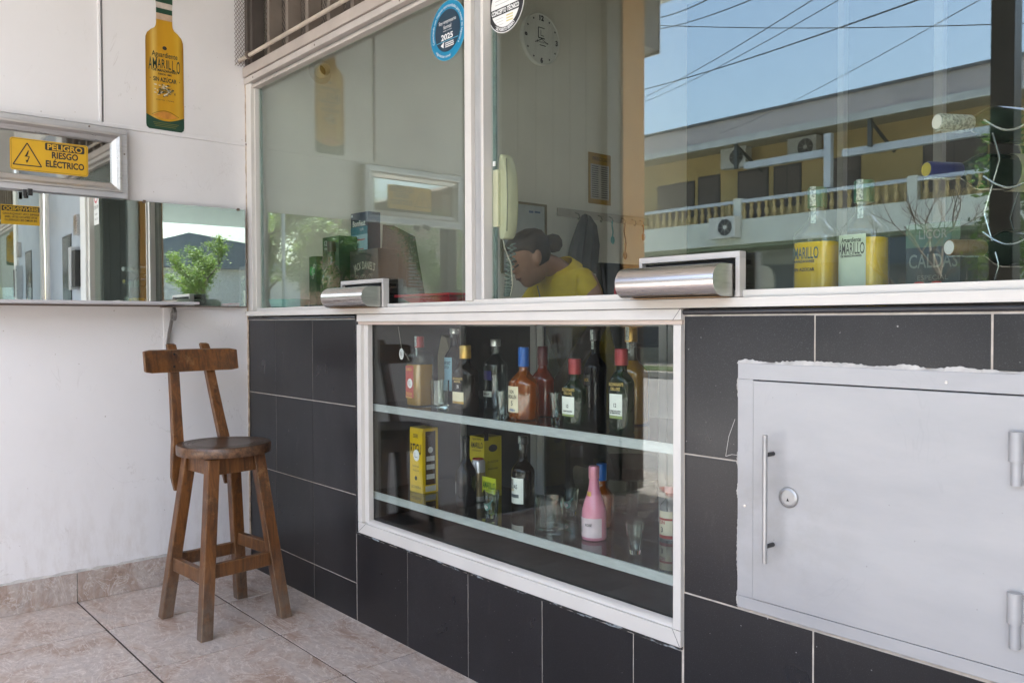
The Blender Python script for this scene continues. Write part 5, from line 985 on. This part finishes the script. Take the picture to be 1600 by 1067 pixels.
q = T(on_y(.0262)); [q.rect(c2[0]-.045, c2[0]+.05-.01*i, c2[1]+.006+.011*i, c2[1]+.0075+.011*i) for i in range(4)]; [q.rect(c2[0]-.045, c2[0]-.008, c2[1]-.036-.009*i, c2[1]-.0350-.009*i) for i in range(3)]; q.done('small_print', mat('grey_print', (.35, .36, .36), .5), s2); q = T(on_y(.0261)); [q.rect(c2[0]+.005, c2[0]+.034, c2[1]-.036-.008*i, c2[1]-.032-.008*i) for i in range(3)]; q.done('yellow_print', mat('pale_yellow_print', (.62, .55, .25), .5), s2)
# ================================================================== THE CLERK
def skin_mesh(pts, edges, root=0, sub=2):
    me = bpy.data.meshes.new('s'); me.from_pydata([p[:3] for p in pts], edges, []); ob = bpy.data.objects.new('s', me); col.objects.link(ob)
    m = ob.modifiers.new('Skin', 'SKIN'); m.use_smooth_shade = True
    for i, v in enumerate(me.skin_vertices[0].data): v.radius = (pts[i][3], pts[i][4] if len(pts[i]) > 4 else pts[i][3]); v.use_root = (i == root)
    ss = ob.modifiers.new('Sub', 'SUBSURF'); ss.levels = sub; ss.render_levels = sub
    bpy.context.view_layer.update(); dg = bpy.context.evaluated_depsgraph_get(); out = bpy.data.meshes.new_from_object(ob.evaluated_get(dg))
    vs_ = [tuple(v.co) for v in out.vertices]; fs = [tuple(p.vertices) for p in out.polygons]
    bpy.data.objects.remove(ob); bpy.data.meshes.remove(me); bpy.data.meshes.remove(out); return vs_, fs
SKIN = mat('warm_skin', (.36, .18, .11), .5, 0, .12, 30); SHIRT = mat('yellow_polo', (.74, .51, .008), .75, 0, .2, 14, 220, .3); HAIR = mat('dark_hair', (.055, .032, .020), .45, 0, .5, 6, 90, .8, scale=(1, 1, 6)); JEAN = mat('blue_jeans', (.035, .055, .09), .8, 0, .3, 60)
pw = thing('person', 'person in yellow polo shirt with hair in a bun, head bowed behind the window', 'person', (1.42, .75, 0))
HC = Vector((1.240, .580, 1.350)); F_ = Vector((-.36, -.80, -.48)).normalized(); S_ = F_.cross(Vector((0, 0, 1))).normalized(); U_ = S_.cross(F_).normalized()
def hp(s, f, u): return HC + (S_*s + F_*f + U_*u)*.88
neck = Vector((1.255, .715, 1.318)); nsh = Vector((1.385, .745, 1.255)); fsh = Vector((1.085, .80, 1.235)); 
chest = Vector((1.27, .765, 1.14)); waist = Vector((1.34, .84, .87)); hip = Vector((1.40, .88, .70))
nel = Vector((1.50, .70, 1.10)); nwr = Vector((1.385, .58, .86)); nha = Vector((1.345, .56, .81)); fel = Vector((.99, .70, 1.02)); fwr = Vector((1.20, .58, .82)); fha = Vector((1.235, .56, .78))
nkn = Vector((1.33, .60, .60)); fkn = Vector((1.16, .64, .60)); nan = Vector((1.36, .72, .12)); fan = Vector((1.18, .76, .12))
J = [hip, waist, chest, neck, hp(0, -.035, -.06), hp(0, .0, .0), nsh, nel, nwr, nha, fsh, fel, fwr, fha, nkn, nan, fkn, fan, Vector((1.30, .62, .05)), Vector((1.12, .66, .05))]
RR = [.13, .105, .115, .052, .050, .060, .052, .038, .026, .024, .052, .038, .026, .024, .066, .042, .066, .042, .036, .036]
E_ = [(0, 1), (1, 2), (2, 3), (3, 4), (4, 5), (2, 6), (6, 7), (7, 8), (8, 9), (2, 10), (10, 11), (11, 12), (12, 13), (0, 14), (14, 15), (15, 18), (0, 16), (16, 17), (17, 19)]
vs_, fs = skin_mesh([(*v, r_) for v, r_ in zip(J, RR)], E_)
b = B(); b.raw(vs_, fs)
# head: skull and jaw rings along the face's own up axis, with brow, nose, lips, chin and ears
rr = []
for u, sw_, ff, bb in ((-.118, .020, .062, -.010), (-.108, .036, .082, .020), (-.090, .050, .088, .040), (-.068, .058, .087, .055), (-.045, .064, .087, .070), (-.020, .068, .090, .085), (.0, .071, .089, .094), (.022, .073, .093, .098), (.045, .074, .092, .100), (.070, .068, .080, .094), (.092, .052, .056, .074), (.106, .028, .028, .040)):
    ring = []
    for i in range(20):
        a = 2*math.pi*i/20; c_, s_ = math.cos(a), math.sin(a); ring.append(hp(sw_*s_, (ff if c_ > 0 else bb)*c_*(1 if c_ < 0 else abs(c_)**-.12 if c_ > .1 else 1), u))
    rr.append(ring)
b.rings(rr)
b.rings([[hp(.010*math.sin(2*math.pi*i/8)*k, .086+d+.012*math.cos(2*math.pi*i/8)*k, u) for i in range(8)] for u, d, k in ((.022, -.004, .5), (.004, .004, .8), (-.016, .013, 1.2), (-.028, .012, 1.35), (-.034, .002, .8))])
b.ball(hp(0, .086, -.056), .022, .016, .007, 12, 8); b.ball(hp(0, .083, -.066), .019, .014, .008, 12, 8)
for s_ in (-1, 1):
    b.ball(hp(.074*s_, -.008, -.012), .012, .018, .030, 12, 8)
# hands: palm plus five separate curled fingers each
for wr_, ha_, sg in ((nwr, nha, 1), (fwr, fha, -1)):
    d = (ha_-wr_).normalized(); sd2 = d.cross(Vector((0, 0, 1))).normalized(); dn = sd2.cross(d)*-1
    if dn.z > 0: dn = -dn
    base = ha_
    for k in range(4):
        L_ = (.062, .072, .068, .052)[k]; p0 = base+sd2*(k-1.5)*.019; b.tube([p0-d*.03, p0+d*.018, p0+d*(.018+L_*.45)+dn*.010, p0+d*(.018+L_*.75)+dn*.030], .0088, 8, .0066)
    p0 = wr_+d*.02+sd2*-.030*sg; b.tube([p0, p0-sd2*.016*sg+d*.022, p0-sd2*.018*sg+d*.05+dn*.006], .0100, 8, .0075)
body = b.done('body', SKIN, pw, True); rm_ = body.modifiers.new('Fuse', 'REMESH'); rm_.mode = 'VOXEL'; rm_.voxel_size = .006; rm_.use_smooth_shade = True; sm_ = body.modifiers.new('Smooth', 'SMOOTH'); sm_.factor = .5; sm_.iterations = 3
# clothing: polo shirt with short sleeves, collar, trousers
slv = nsh.lerp(nel, .62); slf = fsh.lerp(fel, .62)
ps = [(*hip.lerp(waist, .2), .142), (*waist, .122), (*chest, .132), (*chest.lerp(neck, .80), .078), (*nsh, .072), (*slv, .062), (*fsh, .072), (*slf, .062)]
vs_, fs = skin_mesh(ps, [(0, 1), (1, 2), (2, 3), (2, 4), (4, 5), (2, 6), (6, 7)], 0); b = B(); b.raw(vs_, fs); shirt = b.done('polo_shirt', SHIRT, pw, True)
rm_ = shirt.modifiers.new('Fuse', 'REMESH'); rm_.mode = 'VOXEL'; rm_.voxel_size = .008; rm_.use_smooth_shade = True; sm_ = shirt.modifiers.new('Smooth', 'SMOOTH'); sm_.factor = .5; sm_.iterations = 3
dN = ((hp(0, -.035, -.06)-neck).normalized()*.55+Vector((0, 0, .8))).normalized(); cS = dN.orthogonal().normalized(); cT = dN.cross(cS); rr = []
for h_, k in ((-.050, .080), (.004, .062), (.006, .066), (-.036, .092)): rr.append([neck+dN*h_+(cS*math.cos(2*math.pi*i/24)+cT*math.sin(2*math.pi*i/24))*k for i in range(24)])
B().rings(rr, False).done('collar', SHIRT, shirt, True)
ps = [(*hip, .140), (*nkn, .082), (*nan, .058), (*fkn, .082), (*fan, .058)]; vs_, fs = skin_mesh(ps, [(0, 1), (1, 2), (0, 3), (3, 4)], 0); B().raw(vs_, fs).done('jeans', JEAN, pw, True)
B().raw([tuple(p) for p in (hp(.02, .02, -.13), hp(.034, .02, -.13), hp(.036, .055, -.26), hp(.020, .055, -.26))], [(0, 1, 2, 3)]).done('lanyard', mat('grey_ribbon', (.20, .22, .26), .6), pw)
# hair: cap swept back to a bun
rr = []
for u, sw_, ff, bb in ((-.050, .066, -.030, .078), (-.030, .072, -.020, .092), (.0, .0775, -.004, .104), (.028, .080, .030, .108), (.052, .080, .088, .109), (.078, .074, .087, .102), (.100, .056, .062, .080), (.115, .028, .030, .042)):
    ring = []
    for i in range(24):
        a = 2*math.pi*i/24; c_, s_ = math.cos(a), math.sin(a); ring.append(hp(sw_*s_*(1.0), (ff if c_ > 0 else bb)*c_ if c_ <= 0 else ff*c_, u))
    rr.append(ring)
hair = B().rings(rr).done('hair', HAIR, pw, True); b = B(); bc = hp(0, -.124, .002); b.lathe([(.004, -.036), (.026, -.030), (.038, -.010), (.036, .012), (.024, .030), (.004, .036)], bc, 20); b.done('hair_bun', HAIR, hair, True); 
for s_ in (-1, 1):
    B().tube([hp(.018*s_, .0935, .014), hp(.032*s_, .0905, .019), hp(.048*s_, .078, .014)], .0035, 6).done('eyebrow', HAIR, pw, True); B().tube([hp(.018*s_, .0900, -.004), hp(.032*s_, .0885, -.007), hp(.046*s_, .076, -.003)], .0026, 6).done('eyelid', HAIR, pw, True)
B().tube([hp(-.024, .088, -.0605), hp(0, .1005, -.0605), hp(.024, .088, -.0605)], .0022, 6).done('mouth', mat('lip_line', (.13, .04, .03), .5), pw, True)
stl = thing('clerk_stool', 'plain dark stool the clerk sits on', 'stool', (1.45, .9, 0)); B().lathe([(.15, .50), (.17, .51), (.17, .55), (.15, .56)], (1.45, .93, 0), 28).done('seat', BLACK, stl, True)
for k in range(4): a = R(45+90*k); B().tube([(1.45+.1*math.cos(a), .93+.1*math.sin(a), .5), (1.45+.17*math.cos(a), .93+.17*math.sin(a), 0)], .014).done('leg', BLACK, stl)

# ================================================================== ACROSS THE STREET (seen reflected in the glass)
YW = mat('yellow_render', (.56, .41, .17), .85, 0, .15, .8, c2=(.47, .34, .14)); SLABW = mat('pale_balcony_render', (.60, .62, .55), .85, 0, .15, 1.2); FASC = mat('grey_pink_fascia', (.40, .36, .35), .8, 0, .15, .8); WINB = mat('brown_window_frame', (.06, .05, .045), .5); CURT = mat('dim_curtain', (.16, .13, .11), .8, 0, .3, 20, scale=(6, 1, .2)); LOWW = mat('lower_grey_wall', (.32, .33, .31), .85, 0, .2, .6); GALV = mat('galvanised_beam', (.50, .53, .55), .5, .2, .1, 3)
hb = thing('yellow_building', 'two storey yellow building with balcony across the street, reflected in the window', 'building', (-6, -18.5, 0))
XA, XB, YF, YB = -24, 9, -16.0, -17.25
bx('upper_wall', YW, hb, XA, XB, -24, YB, 3.12, 5.9); bx('lower_wall', LOWW, hb, XA, XB, -24, YB, -.1, 2.98); bx('balcony_slab', SLABW, hb, XA, XB, YB+.002, YF, 2.98, 3.58); bx('slab_underside', mat('soffit_green', (.22, .26, .18), .8), hb, XA, XB, YB+.003, YF+.2 if False else YF-.1, 2.90, 2.979)
rf = bx('fascia', FASC, hb, XA, XB, YF-.25, YF+.0, 5.52, 6.06); bx('roof', mat('roof_edge', (.10, .105, .11), .7), rf, XA, XB, -24, YF+.06, 6.062, 6.12); bx('eave_soffit', mat('eave_soffit_paint', (.34, .30, .20), .8), rf, XA, XB, -24, YF-.251, 5.56, 5.62); bx('gutter_lip', mat('pale_gutter', (.46, .48, .46), .7, 0, .3, 2), rf, XA, XB, YF+.001, YF+.05, 5.44, 5.60)
bx('handrail', GALV, hb, XA, XB, YF-.16, YF-.02, 3.98, 4.06); 
bal = B().lathe([(.05, 0), (.05, .03), (.035, .05), (.062, .14), (.055, .2), (.03, .27), (.045, .33), (.05, .36), (.05, .40)], (0, 0, 0), 10).done('baluster', mat('tan_baluster', (.44, .33, .15), .85), hb, True, local=True); hl = WL[hb.name]
bal.location = Vector((-14, YF-.09, 3.58))-hl
for k in range(1, 86):
    c = bal.copy(); col.objects.link(c); c.location = Vector((-14+.205*k, YF-.09, 3.58))-hl; WL[c.name] = Vector()
for x in (-12.6, -8.2, -4.0, .2): bx('rail_post', SLABW, hb, x-.1, x+.1, YF-.18, YF+.0, 3.581, 4.10)
def win(x0, x1, z0, z1, door=False):
    f = bx('door' if door else 'window', WINB, hb, x0, x1, YB+.001, YB+.03, z0, z1); bx('pane', CURT, f, x0+.05, x1-.05 if door else (x0+x1)/2-.02, YB+.031, YB+.036, z0+.06, z1-.06)
    if not door: bx('pane', CURT, f, (x0+x1)/2+.02, x1-.05, YB+.031, YB+.036, z0+.06, z1-.06)
win(-11.65, -10.38, 3.95, 4.95); win(-10.25, -9.55, 3.2, 5.02, True); win(-9.0, -8.1, 3.2, 5.0, True); win(-7.95, -7.2, 3.95, 4.98); win(-6.5, -5.7, 3.2, 4.95, True); win(-4.3, -3.0, 3.9, 4.95); win(-13.6, -12.7, 3.2, 5.0, True); win(-1.6, -.4, 3.9, 4.95); win(.8, 1.6, 3.2, 4.95, True); win(3, 4.4, 3.9, 4.95)
for x0, x1, z1 in ((-12.2, -9.4, 2.5), (-8.6, -6.2, 2.5), (-5.2, -2.8, 2.55), (-1.6, .9, 2.5)): bx('shop_shutter', mat('shutter_grey', (.14, .15, .15), .6, .2, .2, 3, scale=(.2, 1, 12)), hb, x0, x1, YB+.001, YB+.05, 0, z1)
for a, b_, z in ((-8.1, -5.95, 4.98), (-5.6, -2.2, 4.90), (-1.8, 2.0, 4.9)): bx('awning_beam', GALV, hb, a, b_, YF-.30, YF-.14, z-.16, z)
bx('awning_post', GALV, hb, -5.98, -5.82, YF-.20, YF-.06, 4.10, 5.30); 
for x in (-8.28, -4.93, -1.5):
    bk_ = bx('bracket', mat('dark_bracket', (.05, .06, .06), .6), hb, x-.04, x+.04, YF-.12, YF-.04, 4.85, 5.5); B().beam((x, YB, 4.9), (x, YF-.1, 5.4), .05, .06).done('strut', mat('dark_bracket', (.05, .06, .06), .6), bk_)
def ac(x, y, z, label):
    t = thing('air_conditioner', label, 'air conditioner', (x, y, z), 'air conditioners on the building across the street')
    b = B().box(x-.38, x+.38, y, y+.28, z, z+.52, .02); b.done('case', mat('ac_white', (.55, .55, .51), .5), t); B().lathe([(.20, 0), (.20, .004)], (x+.1, y+.281, z+.26), 28, axis='y').done('fan_opening', mat('fan_dark', (.03, .03, .03), .6), t)
    for k in range(4): a = R(45*k); B().beam((x+.1-.2*math.cos(a), y+.29, z+.26-.2*math.sin(a)), (x+.1+.2*math.cos(a), y+.29, z+.26+.2*math.sin(a)), .006, .006).done('grille_wire', mat('ac_white', (.55, .55, .51), .5), t)
    B().lathe([(.05, 0), (.05, .01)], (x+.1, y+.284, z+.26), 16, axis='y').done('fan_hub', mat('ac_white', (.55, .55, .51), .5), t)
ac(-8.45, YF+.01, 3.13, 'air conditioner outdoor unit mounted low on the balcony slab across the street'); ac(-6.98, YB+.12, 5.0, 'air conditioner outdoor unit under the eaves right of the white post'); ac(-8.9, YB+.12, 5.05, 'air conditioner outdoor unit under the eaves left of the white beam')
sg = thing('shop_board', 'dark shop signboard below the balcony across the street', 'signboard', (-4, YF, 2.4)); bx('board', mat('sign_dark', (.05, .07, .08), .5), sg, -4.5, -3.2, YF+.01, YF+.06, 2.3, 2.85)
# other buildings up and down the street
bh = thing('brick_house', 'red brick house at the end of the street, reflected beside the trees', 'house', (27, -21, 0)); bx('wall', m_brick(), bh, 22, 30, -26, -17.2, -.1, 6.0); rf = B().prism([(-26.6, 5.95), (-16.6, 5.95), (-21.6, 7.4)], 'x', 21.6, 30.4).done('roof', mat('tile_roof', (.20, .11, .08), .8, 0, .3, 6), bh)
for y in (-20.5, -24.0): f = bx('window', DOORW, bh, 21.96, 21.999, y, y+1.3, 1.2, 2.6); bx('pane', mat('blue_pane', (.10, .16, .18), .1), f, 21.95, 21.959, y+.08, y+1.22, 1.28, 2.52)
b2 = thing('grey_house', 'grey roofed single storey house far along the street', 'house', (47, -20, 0)); bx('wall', mat('pale_house', (.5, .48, .44), .85), b2, 46, 60, -30, -8.0, -.1, 4.4); B().prism([(-30.6, 4.3), (-7.3, 4.3), (-14, 6.3)], 'x', 45.6, 60.4).done('roof', mat('grey_roof', (.16, .17, .18), .8), b2); bx('door', WINB, b2, 45.96, 45.999, -17, -16, 0, 2.1)
# ---- trees
LEAF = None
def m_leaf(name, c1, c2):
    m, n, l, b_, o = newmat(name); oi = n.new('ShaderNodeNewGeometry')
    c = ramp(n, l, oi.outputs['Random Per Island'], [(0, c1), (1, c2)]); l.new(c, b_.inputs['Base Color']); b_.inputs['Roughness'].default_value = .55
    tr = n.new('ShaderNodeBsdfTranslucent'); l.new(c, tr.inputs[0]); mx_ = n.new('ShaderNodeMixShader'); mx_.inputs[0].default_value = .45; l.new(b_.outputs[0], mx_.inputs[1]); l.new(tr.outputs[0], mx_.inputs[2]); l.new(mx_.outputs[0], o.inputs[0]); return m
LEAFA = m_leaf('bright_leaf', (.10, .17, .02), (.20, .27, .04)); LEAFB = m_leaf('deep_leaf', (.035, .075, .015), (.09, .14, .03)); BARK = mat('bark', (.12, .09, .065), .9, 0, .4, 12, 30, .8)
def tree(label, x, y, H, cr, n_, leafm, seed, bare=False, name='street_tree', low=.45):
    rg = random.Random(seed); t = thing(name, label, 'tree', (x, y, -.05)); tips = []
    b = B(); tp = [(x+rg.uniform(-.05, .05)*i, y+rg.uniform(-.05, .05)*i, -.05+H*.62*i/6) for i in range(7)]; b.tube(tp, .10*H/4, 9, .05*H/4)
    def grow(p, d, L_, r_, lev):
        q = [p]; 
        for i in range(4): d = (d+Vector((rg.uniform(-.25, .25), rg.uniform(-.25, .25), rg.uniform(-.05, .2)))).normalized(); p = p+d*L_/4; q.append(p)
        b.tube(q, r_, 6, r_*.45)
        tips.extend(q[2:])
        if lev:
            for _ in range(3): grow(q[rg.choice((2, 3, 4))], (d+Vector((rg.uniform(-.8, .8), rg.uniform(-.8, .8), rg.uniform(-.2, .6)))).normalized(), L_*.62, r_*.5, lev-1)
    for i in range(8): 
        a = i*2.4+rg.uniform(-.3, .3); p = Vector(tp[3+i % 4]); grow(p, Vector((math.cos(a), math.sin(a), rg.uniform(.35, 1.0))).normalized(), cr*rg.uniform(.55, .85), .03*H/4, 3 if bare else 2)
    b.done('trunk', BARK, t, True)
    if not bare:
        b = B(); vs_, fs = [], []
        cen = [(p, rg.uniform(.22, .42)*cr*.55) for p in tips if p.z > H*low*.6]
        for k in range(n_):
            c, s_ = rg.choice(cen); p = c+Vector((rg.gauss(0, 1), rg.gauss(0, 1), rg.gauss(0, .8)))*s_*.55
            a = Vector((rg.gauss(0, 1), rg.gauss(0, 1), rg.gauss(0, .6))).normalized(); q = a.orthogonal().normalized(); w_ = rg.uniform(.028, .055)*max(1, H/4); l_ = w_*rg.uniform(1.6, 2.6); i = len(vs_)
            vs_ += [p-a*l_*.5, p+q*w_*.5, p+a*l_*.5, p-q*w_*.5]; fs.append((i, i+1, i+2, i+3))
        me = bpy.data.meshes.new('crown'); me.from_pydata([tuple(v-WL[t.name]) for v in vs_], [], fs); me.materials.append(leafm); o = bpy.data.objects.new('crown', me); col.objects.link(o); o.parent = t
    return t
tree('leafy green tree at the near kerb, reflected at the right edge of the window', .95, -9.2, 3.5, 1.35, 7000, LEAFB, 11)
tree('bright green roadside tree far along the street, reflected in the wall mirror', 40.5, -13.0, 5.6, 1.7, 7000, LEAFA, 4)
tree('dense green tree on the far pavement before the brick house', 26.8, -13.8, 7.4, 2.7, 16000, LEAFA, 5)
tree('dark green tree near the corner of the yellow building', 16.8, -14.7, 4.0, 1.5, 8000, LEAFB, 8)
tree('bushy pale green tree behind the brick house corner', 25.4, -16.3, 6.4, 2.3, 12000, LEAFB, 21)
tree('bare leafless small tree on the far verge, reflected beside the wine rack', -2.1, -12.2, 3.6, 1.25, 0, LEAFB, 17, True)
# ---- poles and overhead wires
pl_ = thing('utility_pole', 'concrete utility pole on the far pavement carrying the wires', 'utility pole', (-12.5, -14.6, 0)); B().tube([(-12.5, -14.6, -.05), (-12.5, -14.6, 9)], .16, 14, .10).done('shaft', mat('pole_concrete', (.36, .35, .33), .9), pl_, True); bx('crossarm', BROWNP, pl_, -12.58, -12.42, -15.4, -13.8, 8.2, 8.32)
WIRE = mat('wire_black', (.012, .012, .012), .6)
def wire(label, p, q, sag=.15, r_=.011):
    p, q = Vector(p), Vector(q); d = q-p; p = p-d*.25; q = q+d*.55
    tag(B().tube([p.lerp(q, i/24)-Vector((0, 0, sag*4*(i/24)*(1-i/24))) for i in range(25)], r_*.62, 6).done('overhead_wire', WIRE), label, 'wire', 'overhead wires above the street')
wire('thick overhead wire rising across the middle of the reflected sky', (-9.53, -14, 6.75), (.11, -7, 4.5), .2, .016)
wire('upper one of the paired thin wires crossing the reflected sky', (-9.53, -14, 6.55), (-1.1, -7, 4.85), .2, .010)
wire('lower one of the paired thin wires crossing the reflected sky', (-9.53, -14, 6.45), (-1.0, -7, 4.72), .22, .009)
wire('nearly level overhead wire across the reflected sky', (-7.37, -12, 7.25), (-.68, -12, 5.57), .2, .014)
wire('topmost of the wire bundle at the upper left of the reflected sky', (-5.75, -10, 6.75), (-2.9, -7, 5.35), .1, .014)
wire('second of the wire bundle at the upper left of the reflected sky', (-5.75, -10, 6.45), (-2.52, -7, 5.15), .1, .014)
wire('lowest of the wire bundle at the upper left of the reflected sky', (-5.75, -10, 6.25), (-2.1, -7, 4.95), .1, .012)
wire('faint thin wire low over the yellow building', (-6.85, -14, 5.4), (1.49, -5, 3.7), .2, .006)
# ---- parked car on the far side
cr = thing('parked_car', 'dark parked car on the far side of the road, faintly reflected in the display case', 'car', (-13, -11.6, -.13)); CARP = mat('car_paint', (.02, .022, .028), .2); x0, yc_ = -15.1, -11.7
side = [(0, .28), (.05, .62), (.30, .78), (1.0, .86), (1.55, 1.36), (2.0, 1.45), (3.0, 1.43), (3.75, .95), (4.15, .88), (4.25, .55), (4.2, .28)]
b = B(); b.prism([(x0+a, z-.13) for a, z in side], 'y', yc_-.82, yc_+.82); b.done('body', CARP, cr, bev=.04)
for s_ in (-1, 1): bx('side_window', mat('car_glass', (.03, .04, .045), .06), cr, x0+1.45, x0+3.4, yc_+s_*.825-.003, yc_+s_*.825+.003, .80, 1.20)
for a in (.75, 3.4):
    for s_ in (-1, 1): wl_ = B().lathe([(.20, -.1), (.32, -.1), (.33, 0), (.32, .1), (.20, .1)], (x0+a, yc_+s_*.76, .2), 24, axis='y').done('wheel', RUBBER, cr, True); B().lathe([(.19, -.09), (.2, .09)], (x0+a, yc_+s_*.78, .2), 20, axis='y').done('rim', SILC, wl_, True)
for s_ in (-.55, .55): bx('headlight', WHITEP, cr, x0-.01+.03, x0+.09, yc_+s_-.15, yc_+s_+.15, .44, .55)
